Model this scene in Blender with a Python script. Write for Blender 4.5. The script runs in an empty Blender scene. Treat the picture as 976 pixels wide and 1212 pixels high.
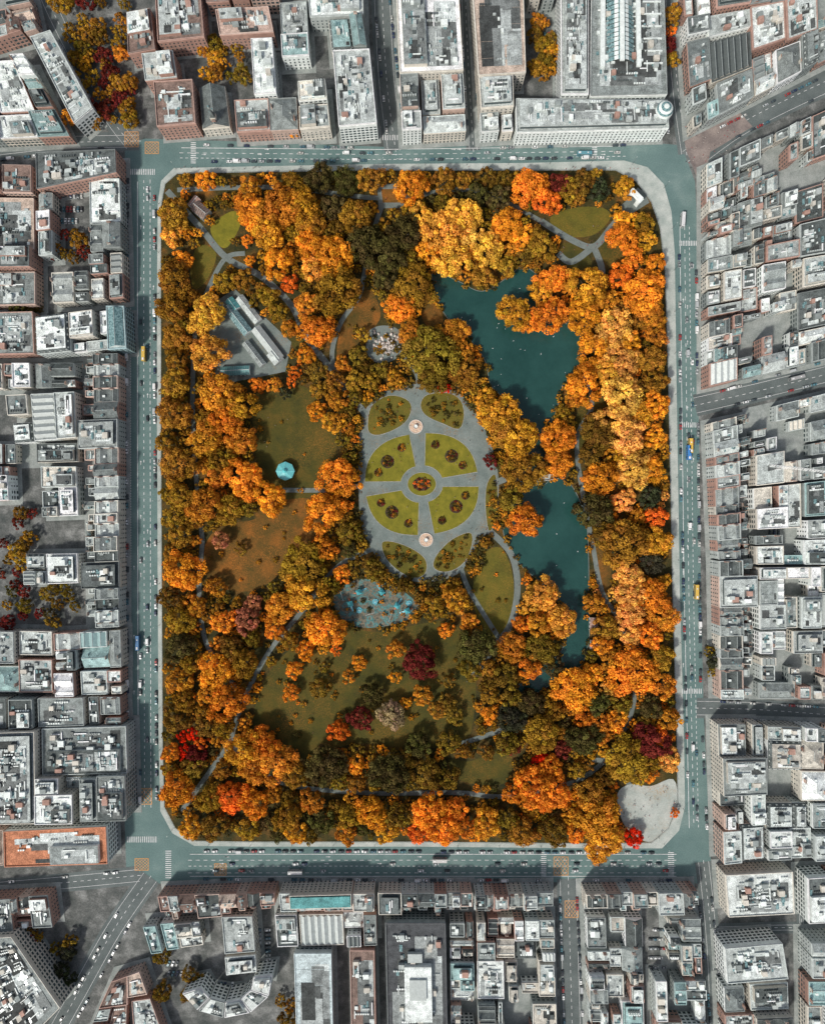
import bpy, math, random
import numpy as np
from mathutils import Vector, Matrix

S=0.65; H=520.0
R=random.Random(7)
def W(px,py,h=0.0):
    k=S*(1-h/H); return ((px-488)*k,(606-py)*k)
col=bpy.context.scene.collection

# ------------------------------------------------------------------ materials
def newmat(name):
    m=bpy.data.materials.new(name); m.use_nodes=True
    nt=m.node_tree; b=nt.nodes['Principled BSDF']; b.inputs['Roughness'].default_value=0.85
    b.inputs['Specular IOR Level'].default_value=0.25
    return m,nt,b
def noise(nt,scale,detail=4,rough=0.6):
    g=nt.nodes.new('ShaderNodeNewGeometry'); n=nt.nodes.new('ShaderNodeTexNoise')
    n.inputs['Scale'].default_value=scale; n.inputs['Detail'].default_value=detail; n.inputs['Roughness'].default_value=rough
    nt.links.new(g.outputs['Position'],n.inputs['Vector']); return n.outputs['Fac']
def ramp(nt,fac,stops):
    r=nt.nodes.new('ShaderNodeValToRGB'); nt.links.new(fac,r.inputs['Fac'])
    e=r.color_ramp.elements
    while len(e)<len(stops): e.new(0.5)
    for i,(p,c) in enumerate(stops):
        e[i].position=p; e[i].color=(c[0],c[1],c[2],1)
    return r.outputs['Color']
def mulc(nt,a,b,fac=1.0,mode='MULTIPLY'):
    m=nt.nodes.new('ShaderNodeMix'); m.data_type='RGBA'; m.blend_type=mode; m.inputs['Factor'].default_value=fac
    nt.links.new(a,m.inputs['A']); nt.links.new(b,m.inputs['B']); return m.outputs['Result']
def gr(v): return (v,v,v)
def mat_noise(name,stops,scale,scale2=2.0,amt=(0.7,1.25),rough=0.9,spec=0.2):
    m,nt,b=newmat(name)
    c1=ramp(nt,noise(nt,scale,6),stops); c2=ramp(nt,noise(nt,scale2,3),[(0.3,gr(amt[0])),(0.7,gr(amt[1]))])
    nt.links.new(mulc(nt,c1,c2),b.inputs['Base Color']); b.inputs['Roughness'].default_value=rough
    b.inputs['Specular IOR Level'].default_value=spec
    return m
def mat_attr(name,lo,hi,scale,s2,lo2,hi2,rough=0.85,spec=0.2):
    m,nt,b=newmat(name)
    a=nt.nodes.new('ShaderNodeAttribute'); a.attribute_name='Col'
    c1=ramp(nt,noise(nt,scale,6,0.7),[(0.3,gr(lo)),(0.7,gr(hi))]); c2=ramp(nt,noise(nt,s2,2),[(0.3,gr(lo2)),(0.7,gr(hi2))])
    nt.links.new(mulc(nt,mulc(nt,a.outputs['Color'],c1),c2),b.inputs['Base Color'])
    b.inputs['Roughness'].default_value=rough; b.inputs['Specular IOR Level'].default_value=spec
    return m
M_wall=mat_attr('masonry',0.75,1.2,0.3,3.0,0.8,1.15)
M_roof=mat_attr('roofing',0.45,1.3,0.2,1.6,0.65,1.3)
M_paint=mat_attr('painted_metal',0.75,1.1,0.5,4.0,0.9,1.05,0.5,0.4)
M_glass,nt,b=newmat('window_glass'); b.inputs['Base Color'].default_value=(0.05,0.07,0.075,1); b.inputs['Roughness'].default_value=0.12; b.inputs['Specular IOR Level'].default_value=0.6
M_sky,nt,b=newmat('skylight_glass')
nt.links.new(ramp(nt,noise(nt,0.8,3),[(0.35,(0.05,0.11,0.12)),(0.65,(0.24,0.37,0.38))]),b.inputs['Base Color']); b.inputs['Roughness'].default_value=0.2
BM=[M_wall,M_roof,M_glass,M_paint,M_sky]
WALL,ROOF,GLASS,PAINT,SKYL=range(5)

M_asphalt=mat_noise('asphalt',[(0.3,(0.095,0.155,0.150)),(0.55,(0.125,0.192,0.184)),(0.75,(0.19,0.255,0.242))],0.045,1.2,(0.82,1.15))
M_asph2=mat_noise('asphalt_street',[(0.3,(0.085,0.102,0.102)),(0.6,(0.125,0.145,0.143)),(0.8,(0.18,0.20,0.196))],0.07,1.2,(0.82,1.15))
M_ground=mat_noise('yard_ground',[(0.3,(0.055,0.065,0.062)),(0.5,(0.12,0.125,0.12)),(0.7,(0.27,0.275,0.265))],0.09,0.9,(0.65,1.2))
M_pave=mat_noise('pavement',[(0.3,(0.19,0.215,0.205)),(0.7,(0.34,0.36,0.345))],0.12,1.2,(0.8,1.15))
M_paveL=mat_noise('pale_pavement',[(0.3,(0.29,0.335,0.31)),(0.7,(0.50,0.52,0.485))],0.1,1.5,(0.8,1.12))
M_plaza=mat_noise('plaza_paving',[(0.3,(0.15,0.125,0.12)),(0.7,(0.30,0.25,0.225))],0.1,1.5,(0.75,1.2))
M_path=mat_noise('path_tarmac',[(0.3,(0.12,0.145,0.135)),(0.7,(0.20,0.225,0.21))],0.1,1.5,(0.8,1.12))
def lit_mat(name,stops,scale,lit,thr):
    """paved surface with drifted fallen leaves"""
    m,nt,bb=newmat(name)
    base=mulc(nt,ramp(nt,noise(nt,scale,6),stops),ramp(nt,noise(nt,1.5,3),[(0.3,gr(.82)),(0.7,gr(1.14))]))
    l1=ramp(nt,noise(nt,0.05,3),[(thr-.06,gr(0)),(thr+.14,gr(1))]); l2=ramp(nt,noise(nt,1.4,4,.8),[(0.5,gr(0)),(0.6,gr(1))])
    mx=nt.nodes.new('ShaderNodeMix'); mx.data_type='RGBA'
    nt.links.new(mulc(nt,l1,l2),mx.inputs['Factor']); nt.links.new(base,mx.inputs['A']); mx.inputs['B'].default_value=(*lit,1)
    nt.links.new(mx.outputs['Result'],bb.inputs['Base Color']); return m
M_gpath=lit_mat('garden_paving',[(0.3,(0.115,0.145,0.135)),(0.7,(0.205,0.235,0.22))],0.08,(0.22,0.12,0.04),.56)
M_white=mat_noise('road_paint_white',[(0.3,gr(0.5)),(0.6,gr(0.8))],0.4,3.0,(0.85,1.05))
M_yel=mat_noise('road_paint_yellow',[(0.3,(0.5,0.25,0.1)),(0.6,(0.65,0.35,0.14))],0.4,3.0,(0.8,1.05))
M_soil=mat_noise('park_soil',[(0.3,(0.02,0.025,0.010)),(0.5,(0.055,0.045,0.013)),(0.62,(0.12,0.065,0.016)),(0.75,(0.30,0.12,0.02))],0.08,1.3,(0.5,1.4))
def grassmat(name,a,b_,c,lit,scale,thr):
    m,nt,bb=newmat(name)
    base=ramp(nt,noise(nt,scale,7,.65),[(0.3,a),(0.5,b_),(0.7,c)])
    fine=ramp(nt,noise(nt,2.2,3),[(0.3,gr(0.65)),(0.7,gr(1.3))])
    base=mulc(nt,base,fine)
    l1=ramp(nt,noise(nt,0.035,4),[(thr-.05,gr(0)),(thr+.18,gr(.85))]); l2=ramp(nt,noise(nt,1.1,5,.85),[(0.50,gr(0)),(0.64,gr(1))])
    mx=nt.nodes.new('ShaderNodeMix'); mx.data_type='RGBA'
    nt.links.new(mulc(nt,l1,l2),mx.inputs['Factor']); nt.links.new(base,mx.inputs['A']); mx.inputs['B'].default_value=(*lit,1)
    nt.links.new(mx.outputs['Result'],bb.inputs['Base Color']); bb.inputs['Roughness'].default_value=.95; return m
M_lawn=grassmat('lawn_grass',(0.075,0.068,0.012),(0.115,0.10,0.015),(0.16,0.115,0.018),(0.38,0.16,0.03),0.06,.54)
M_lawnd=grassmat('dark_lawn_grass',(0.04,0.042,0.011),(0.07,0.062,0.012),(0.115,0.075,0.014),(0.36,0.15,0.028),0.06,.50)
M_bed=mat_noise('bed_grass',[(0.3,(0.125,0.12,0.014)),(0.55,(0.185,0.165,0.018)),(0.72,(0.25,0.205,0.026))],0.15,2.5,(0.72,1.22))
M_litter=grassmat('leaf_litter_grass',(0.055,0.05,0.012),(0.12,0.065,0.014),(0.27,0.10,0.018),(0.5,0.17,0.03),0.055,.46)
M_bedsoil=mat_noise('flower_bed_soil',[(0.3,(0.03,0.03,0.018)),(0.7,(0.09,0.055,0.03))],0.8,3,(0.7,1.2))
M_stone=mat_noise('stone',[(0.3,(0.20,0.20,0.185)),(0.7,(0.38,0.38,0.35))],0.3,2,(0.8,1.15))
M_water,nt,b=newmat('lake_water')
nt.links.new(ramp(nt,noise(nt,0.03,6,.7),[(0.3,(0.011,0.046,0.041)),(0.7,(0.022,0.075,0.066))]),b.inputs['Base Color'])
b.inputs['Roughness'].default_value=0.15; b.inputs['Specular IOR Level'].default_value=0.4
bp=nt.nodes.new('ShaderNodeBump'); bp.inputs['Strength'].default_value=0.5; bp.inputs['Distance'].default_value=0.25
nt.links.new(noise(nt,0.6,4),bp.inputs['Height']); nt.links.new(bp.outputs['Normal'],b.inputs['Normal'])
M_rubber=mat_noise('playground_surface',[(0.36,(0.055,0.085,0.08)),(0.43,(0.20,0.16,0.11)),(0.50,(0.11,0.14,0.125)),(0.56,(0.07,0.22,0.22)),(0.62,(0.19,0.165,0.125)),(0.70,(0.07,0.085,0.075))],0.17,0.8,(0.6,1.25))
M_bark=mat_noise('bark',[(0.3,(0.05,0.04,0.03)),(0.7,(0.12,0.09,0.06))],1.0,3,(0.8,1.2))
M_leaf=bpy.data.materials.new('autumn_leaves'); M_leaf.use_nodes=True; nt=M_leaf.node_tree; nt.nodes.clear()
o=nt.nodes.new('ShaderNodeOutputMaterial'); oi=nt.nodes.new('ShaderNodeObjectInfo'); at=nt.nodes.new('ShaderNodeAttribute'); at.attribute_name='Col'
c=mulc(nt,oi.outputs['Color'],at.outputs['Color'])
df=nt.nodes.new('ShaderNodeBsdfDiffuse'); tr=nt.nodes.new('ShaderNodeBsdfTranslucent'); mx=nt.nodes.new('ShaderNodeMixShader'); mx.inputs[0].default_value=0.14
nt.links.new(c,df.inputs[0]); nt.links.new(c,tr.inputs[0]); nt.links.new(df.outputs[0],mx.inputs[1]); nt.links.new(tr.outputs[0],mx.inputs[2]); nt.links.new(mx.outputs[0],o.inputs[0])
M_car,nt,b=newmat('car_paint'); oi=nt.nodes.new('ShaderNodeObjectInfo'); nt.links.new(oi.outputs['Color'],b.inputs['Base Color']); b.inputs['Roughness'].default_value=0.3; b.inputs['Specular IOR Level'].default_value=0.6
M_tyre,nt,b=newmat('tyre_rubber'); b.inputs['Base Color'].default_value=(0.02,0.02,0.02,1)

# ------------------------------------------------------------------ mesh builder
class MB:
    def __init__(s): s.v=[];s.f=[];s.m=[];s.c=[]
    def face(s,pts,mat=0,c=(1,1,1)):
        n=len(s.v); s.v.extend(pts); s.f.append(tuple(range(n,n+len(pts)))); s.m.append(mat); s.c.append(c)
    def prism(s,poly,z0,z1,mat=0,c=(1,1,1),tmat=None,tc=None,bottom=False):
        n=len(poly)
        for i in range(n):
            a=poly[i];b=poly[(i+1)%n]
            s.face([(a[0],a[1],z0),(b[0],b[1],z0),(b[0],b[1],z1),(a[0],a[1],z1)],mat,c)
        s.face([(p[0],p[1],z1) for p in poly],mat if tmat is None else tmat,c if tc is None else tc)
        if bottom: s.face([(p[0],p[1],z0) for p in poly],mat,c)
    def cone(s,cx,cy,z0,z1,r0,r1,n=8,mat=0,c=(1,1,1),rot=0):
        A=[(cx+r0*math.cos(rot+2*math.pi*i/n),cy+r0*math.sin(rot+2*math.pi*i/n),z0) for i in range(n)]
        B=[(cx+r1*math.cos(rot+2*math.pi*i/n),cy+r1*math.sin(rot+2*math.pi*i/n),z1) for i in range(n)]
        for i in range(n):
            j=(i+1)%n; s.face([A[i],A[j],B[j],B[i]],mat,c)
        if r1>0.001: s.face(B,mat,c)
    def tube(s,p,q,r0,r1,n=6,mat=0,c=(1,1,1)):
        p=Vector(p);q=Vector(q);d=(q-p).normalized();a=d.orthogonal().normalized();b=d.cross(a)
        A=[];B=[]
        for i in range(n):
            t=2*math.pi*i/n; o=a*math.cos(t)+b*math.sin(t); A.append(tuple(p+o*r0));B.append(tuple(q+o*r1))
        for i in range(n):
            j=(i+1)%n; s.face([A[i],A[j],B[j],B[i]],mat,c)
        s.face(B,mat,c)
    def mesh(s,name,mats):
        me=bpy.data.meshes.new(name); me.from_pydata(s.v,[],s.f)
        for m in mats: me.materials.append(m)
        me.polygons.foreach_set('material_index',s.m)
        a=me.attributes.new('Col','FLOAT_COLOR','FACE')
        arr=np.ones((len(s.f),4),dtype=np.float32); arr[:,:3]=np.array(s.c,dtype=np.float32)
        a.data.foreach_set('color',arr.ravel()); me.update(); return me
def obj(name,me,loc=(0,0,0),rz=0,sc=1,color=None,parent=None):
    o=bpy.data.objects.new(name,me); o.location=loc; o.rotation_euler=(0,0,rz)
    o.scale=(sc,sc,sc) if not isinstance(sc,tuple) else sc
    if color: o.color=(color[0],color[1],color[2],1)
    if parent: o.parent=parent
    col.objects.link(o); return o
def catmull(p,closed=False,n=6):
    out=[];N=len(p); rng=range(N) if closed else range(N-1)
    for i in rng:
        if closed: a,b,c,d=p[i-1],p[i],p[(i+1)%N],p[(i+2)%N]
        else: a,b,c,d=p[max(i-1,0)],p[i],p[i+1],p[min(i+2,N-1)]
        for k in range(n):
            t=k/n
            out.append(tuple(0.5*((2*b[j])+(-a[j]+c[j])*t+(2*a[j]-5*b[j]+4*c[j]-d[j])*t*t+(-a[j]+3*b[j]-3*c[j]+d[j])*t**3) for j in (0,1)))
    if not closed: out.append(tuple(p[-1]))
    return out
def sheet(name,poly,z,mat,smooth=False,z0=None):
    if smooth: poly=catmull(poly,True)
    pts=[W(*p) for p in poly]; mb=MB()
    mb.face([(x,y,z) for x,y in pts])
    if z0 is not None:
        n=len(pts)
        for i in range(n):
            a=pts[i];b=pts[(i+1)%n]; mb.face([(a[0],a[1],z0),(b[0],b[1],z0),(b[0],b[1],z),(a[0],a[1],z)])
    return obj(name,mb.mesh(name,[mat]))
def offs(pl,d,closed=False):
    out=[];N=len(pl)
    for i,p in enumerate(pl):
        a=pl[i-1] if (closed or i>0) else p; b=pl[(i+1)%N] if (closed or i<N-1) else p
        dx,dy=b[0]-a[0],b[1]-a[1];L=math.hypot(dx,dy) or 1
        out.append((p[0]-dy/L*d,p[1]+dx/L*d))
    return out
def strip_faces(mb,pl,w,z,closed=False,mat=0,c=(1,1,1),off=0):
    A=offs(pl,off-w/2,closed);B=offs(pl,off+w/2,closed);N=len(pl)
    for i in range(N if closed else N-1):
        j=(i+1)%N; mb.face([(*A[i],z),(*A[j],z),(*B[j],z),(*B[i],z)],mat,c)
def path(name,pl,wpx,z,mat,smooth=True):
    if smooth and len(pl)>2: pl=catmull(pl)
    mb=MB(); strip_faces(mb,[W(*p) for p in pl],wpx*S,z); return obj(name,mb.mesh(name,[mat]))
def pip(x,y,poly):
    r=False;n=len(poly);j=n-1
    for i in range(n):
        xi,yi=poly[i];xj,yj=poly[j]
        if (yi>y)!=(yj>y) and x<(xj-xi)*(y-yi)/(yj-yi)+xi: r=not r
        j=i
    return r
def resample(pl,step):
    acc=0;res=[]
    for i in range(len(pl)-1):
        a,b=pl[i],pl[i+1];L=math.hypot(b[0]-a[0],b[1]-a[1])
        if L<1e-6: continue
        t=acc
        while t<L:
            res.append((a[0]+(b[0]-a[0])*t/L,a[1]+(b[1]-a[1])*t/L,math.atan2(b[1]-a[1],b[0]-a[0]))); t+=step
        acc=t-L
    return res

# ------------------------------------------------------------------ ground and roads
g=MB(); g.face([(-2500,-2500,0),(2500,-2500,0),(2500,2500,0),(-2500,2500,0)]); obj('ground',g.mesh('ground',[M_ground]))
ring_outer=[(148,172),(172,164),(300,168),(460,174),(620,172),(760,168),(806,172),(822,215),(826,300),(826,470),(829,700),(832,840),(842,1046),(700,1044),(400,1044),(150,1046),(146,900),(147,500)]
sheet('ring_road',ring_outer,0.01,M_asphalt)
streets=[([(165,167),(60,170),(-60,184)],22),([(156,172),(122,125),(70,28),(40,-40)],22),([(468,178),(457,90),(450,-50)],26),([(560,178),(553,60),(549,-50)],17),
([(812,182),(800,90),(790,-50)],20),([(815,190),(870,150),(930,118),(1030,72)],34),([(822,480),(900,462),(1030,430)],26),([(824,838),(900,840),(1030,850)],24),
([(832,1020),(842,1120),(848,1260)],20),([(672,1040),(674,1120),(678,1260)],27),([(178,1038),(135,1100),(90,1180),(45,1260)],26),([(165,1036),(60,1046),(-60,1056)],22),([(850,1100),(950,1098),(1030,1108)],14),
([(946,1030),(948,1100),(950,1260)],12)]
for i,(pl,w) in enumerate(streets): path('street',pl,w,0.02+0.008*i,M_asph2)
sheet('plaza',[(806,150),(835,150),(870,128),(890,150),(840,180),(832,215),(826,215),(812,180)],0.16,M_plaza)
PK=[(187,240),(191,214),(206,199),(300,197),(460,194),(620,193),(738,190),(766,198),(785,218),(794,250),(798,300),(800,450),(804,700),(809,880),(810,955),(803,983),(783,1004),(700,1004),(500,1002),(300,1002),(230,1001),(204,986),(190,960),(188,880),(187,700),(186,500),(186,350)]
sheet('park_pavement',PK,0.14,M_paveL,z0=0.0)
P1=[(191,245),(196,218),(210,206),(300,204),(460,202),(620,202),(728,202),(752,215),(770,240),(780,270),(786,320),(790,450),(795,700),(800,880),(801,950),(790,980),(770,997),(700,998),(500,996),(300,996),(232,995),(208,980),(195,955),(193,880),(192,700),(191,500),(191,350)]
sheet('park_ground',P1,0.18,M_soil)
rail=MB(); rl=[W(*p) for p in P1]; rl=rl+[rl[0]]
for z in (0.5,1.5):
    for i in range(len(rl)-1): rail.tube((*rl[i],z),(*rl[i+1],z),0.05,0.05,4)
for (x,y,a) in resample(rl,2.0): rail.tube((x,y,0.1),(x,y,1.75),0.05,0.02,4)
M_iron,nt,b=newmat('black_iron'); b.inputs['Base Color'].default_value=(0.02,0.022,0.022,1)
obj('park_railing',rail.mesh('park_railing',[M_iron]))

mk=MB()
def line(pl,w=0.28,z=0.15,dash=None,mat=0,px=True):
    q=[W(*p) for p in pl] if px else pl
    if dash is None:
        strip_faces(mk,q,w,z,mat=mat); return
    for (x,y,a) in resample(q,dash[0]+dash[1]):
        dx,dy=math.cos(a)*dash[0]/2,math.sin(a)*dash[0]/2; nx,ny=-math.sin(a)*w/2,math.cos(a)*w/2
        mk.face([(x-dx-nx,y-dy-ny,z),(x+dx-nx,y+dy-ny,z),(x+dx+nx,y+dy+ny,z),(x-dx+nx,y-dy+ny,z)],mat)
ZM=0.135
for x0,x1,d in ((163,164,None),(170.5,171.5,(2,3)),(178,179,(3,2)),(155,156,(1,1))): line([(x0,215),(x0,500),(x1,960)],0.4,ZM,d)
for y0,d in ((174,None),(180,(3,3)),(186,(2,2))): line([(215,y0+1),(450,y0+3),(740,y0-1)],0.35,ZM,d)
for x0,d in ((806,None),(811.5,(3,3)),(817,(2,2))): line([(x0-2,270),(x0,450),(x0+3,700),(x0+9,980)],0.35,ZM,d)
for y0,d in ((1011,None),(1018,(3,3)),(1025,(2,2)),(1033,(3,3)),(1037,None)): line([(225,y0),(500,y0),(800,y0)],0.35,ZM,d)
for pl,w in streets:
    q=catmull(pl,n=5); line(q,0.3,ZM,(2.5,3))
    qq=[W(*p) for p in q]
    for s_ in (-1,1): strip_faces(mk,qq,0.22,ZM-0.004,off=s_*(w*S/2-2.6),mat=0)
def box_hatch(x0,y0,x1,y1):
    line([(x0,y0),(x1,y0)],0.35,ZM+.004,mat=1);line([(x0,y1),(x1,y1)],0.35,ZM+.004,mat=1);line([(x0,y0),(x0,y1)],0.35,ZM+.008,mat=1);line([(x1,y0),(x1,y1)],0.35,ZM+.008,mat=1)
    n=4
    for i in range(n):
        t=(i+.5)/n
        line([(x0+(x1-x0)*t,y0),(x0,y0+(y1-y0)*t)],0.3,ZM+.012,mat=1); line([(x0+(x1-x0)*t,y1),(x1,y0+(y1-y0)*t)],0.3,ZM+.012,mat=1)
        line([(x0+(x1-x0)*t,y0),(x1,y0+(y1-y0)*(1-t))],0.3,ZM+.016,mat=1); line([(x0+(x1-x0)*t,y1),(x0,y0+(y1-y0)*(1-t))],0.3,ZM+.016,mat=1)
for b4 in ((162,933,180,952),(148,156,164,174),(655,1014,672,1036),(254,1022,268,1036),(160,1016,176,1030),(172,168,188,182),(668,1066,684,1086)): box_hatch(*b4)
def zebra(x0,y0,x1,y1,n,horiz):
    for i in range(n):
        t=(i+.5)/n
        if horiz: xx=x0+(x1-x0)*t; line([(xx,y0),(xx,y1)],0.5,ZM+.02)
        else: yy=y0+(y1-y0)*t; line([(x0,yy),(x1,yy)],0.5,ZM+.02)
for z_ in ((150,200,184,207,16,True),(150,990,186,997,16,True),(446,160,480,166,12,True),(803,285,826,291,12,True),(806,815,830,821,12,True),(196,1006,203,1040,14,False),(790,1008,797,1040,14,False),(640,1008,646,1040,14,False),(226,168,232,194,12,False),(700,168,706,188,10,False),(804,500,826,506,10,True)): zebra(*z_)
for k in range(60):
    side=R.choice('LRTB')
    if side=='L': x,y,a=R.choice([159,167,175,182]),R.uniform(220,950),math.pi/2
    elif side=='R': x,y,a=R.choice([808,813,820]),R.uniform(300,950),math.pi/2
    elif side=='T': x,y,a=R.uniform(230,740),R.choice([177,183,188]),0
    else: x,y,a=R.uniform(230,780),R.choice([1014,1022,1029]),0
    X,Y=W(x,y); c_,s_=math.cos(a),math.sin(a)
    for P_ in ([(-1.6,-.15),(0.6,-.15),(0.6,.15),(-1.6,.15)],[(0.6,-.6),(1.8,0),(0.6,.6)]):
        mk.face([(X+c_*u-s_*v,Y+s_*u+c_*v,ZM+.024) for u,v in P_],0)
obj('road_marking',mk.mesh('road_marking',[M_white,M_yel]))

# ------------------------------------------------------------------ buildings
LG=(0.44,0.48,0.465);MG=(0.25,0.28,0.272);DG=(0.09,0.105,0.103);SL=(0.135,0.155,0.153);WH=(0.74,0.79,0.765);TAN=(0.50,0.40,0.33);BRK=(0.38,0.235,0.19);PINK=(0.50,0.37,0.31);BEI=(0.56,0.53,0.465);TEAL=(0.15,0.34,0.33);TER=(0.48,0.2,0.11);BRN=(0.22,0.155,0.13);LTEAL=(0.26,0.38,0.375)
def jit(c,r,a=0.12):
    k=1+r.uniform(-a,a); return tuple(min(0.85,v*k) for v in c)
def bil(q):
    A,B,C,D=q
    def P(u,v):
        return (A[0]*(1-u)*(1-v)+B[0]*u*(1-v)+C[0]*u*v+D[0]*(1-u)*v, A[1]*(1-u)*(1-v)+B[1]*u*(1-v)+C[1]*u*v+D[1]*(1-u)*v)
    return P
def pbox(mb,P,u0,v0,u1,v1,z0,z1,mat,c,tmat=None,tc=None):
    mb.prism([P(u0,v0),P(u1,v0),P(u1,v1),P(u0,v1)],z0,z1,mat,c,tmat,tc)
def clutter(mb,P,w,d,z,r,dens=1.0,reg=(0.07,0.07,0.93,0.93)):
    u0,v0,u1,v1=reg; area=(u1-u0)*w*(v1-v0)*d
    for i in range(int(1+area/120)):
        a=r.uniform(u0,u1-.1);b_=r.uniform(v0,v1-.1);e=min(u1,a+r.uniform(.15,.5));f=min(v1,b_+r.uniform(.15,.5)); zz=z+.02+.012*i
        g_=r.choice([.07,.12,.2,.35,.5,.65])*r.uniform(.8,1.1); mb.face([(*P(a,b_),zz),(*P(e,b_),zz),(*P(e,f),zz),(*P(a,f),zz)],ROOF,(g_*.94,g_*1.02,g_))
    n=int(area/r.uniform(16,34)*dens)+1
    for i in range(n):
        t=r.random(); hh=z
        if t<0.42: sx,sy,sz=r.uniform(.8,3.0),r.uniform(.8,3.0),r.uniform(.7,2.0); m,cc=PAINT,jit(r.choice([WH,WH,LG,MG,DG]),r)
        elif t<0.54: sx,sy,sz=r.uniform(2.5,5),r.uniform(2.5,4.5),r.uniform(2.2,3.2); m,cc=WALL,jit(r.choice([LG,WH,MG,BEI,BRK]),r)
        elif t<0.73:
            sx,sy=r.uniform(1.2,2.2),r.uniform(1.6,5); sz=r.uniform(.3,.6); m,cc=SKYL,WH
        elif t<0.86:
            L=r.uniform(4,10)
            sx,sy=(L,.7) if r.random()<.5 else (.7,L); sz=r.uniform(.6,1.1); m,cc=PAINT,jit(WH,r,.3)
        else:
            k=r.randint(3,6); uu=r.uniform(u0,max(u0,u1-k*1.8/w)); vv=r.uniform(v0,max(v0,v1-1.2/d)); cc=jit(r.choice([WH,LG,DG]),r)
            for j in range(k): 
                a=uu+j*1.8/w
                if a+1.1/w<u1: pbox(mb,P,a,vv,a+1.1/w,min(v1,vv+1.1/d),z,z+1.2,PAINT,cc)
            continue
        sx=min(sx,(u1-u0)*w*.8);sy=min(sy,(v1-v0)*d*.8)
        uu=r.uniform(u0,u1-sx/w);vv=r.uniform(v0,v1-sy/d)
        pbox(mb,P,uu,vv,uu+sx/w,vv+sy/d,hh,hh+sz+r.uniform(0,.05),m,cc)
def chimney(mb,P,w,d,u,v,z,r,along='v'):
    L,T=(2.6,.8)
    if along=='v': a,b_=T/w/2,L/d/2
    else: a,b_=L/w/2,T/d/2
    pbox(mb,P,u-a,v-b_,u+a,v+b_,z-2,z+1.4,WALL,jit(r.choice([BRK,PINK,BEI,MG]),r),ROOF,MG)
    for i in range(4):
        t=(i-1.5)/4
        x,y=P(u+(0 if along=='v' else 2*a*t),v+(2*b_*t if along=='v' else 0)); mb.cone(x,y,z+1.4,z+2.0,.2,.16,5,WALL,(0.45,0.22,0.13))
def gable(mb,P,u0,v0,u1,v1,z,rh,rc,wc,axis,mat=ROOF,hip=0.0):
    if axis=='u':
        vm=(v0+v1)/2; a,b_=u0+(u1-u0)*hip,u1-(u1-u0)*hip
        R0=(*P(a,vm),z+rh);R1=(*P(b_,vm),z+rh)
        A=(*P(u0,v0),z);B=(*P(u1,v0),z);C=(*P(u1,v1),z);D=(*P(u0,v1),z)
        mb.face([A,B,R1,R0],mat,rc);mb.face([D,C,R1,R0],mat,rc)
        mb.face([A,D,R0],mat if hip else WALL,rc if hip else wc);mb.face([B,C,R1],mat if hip else WALL,rc if hip else wc)
        mb.tube((*P(a,vm),z+rh+.05),(*P(b_,vm),z+rh+.05),.16,.16,4,PAINT,LG)
    else:
        P2=lambda a,b_:P(b_,a); gable(mb,P2,v0,u0,v1,u1,z,rh,rc,wc,'u',mat,hip)
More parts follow.
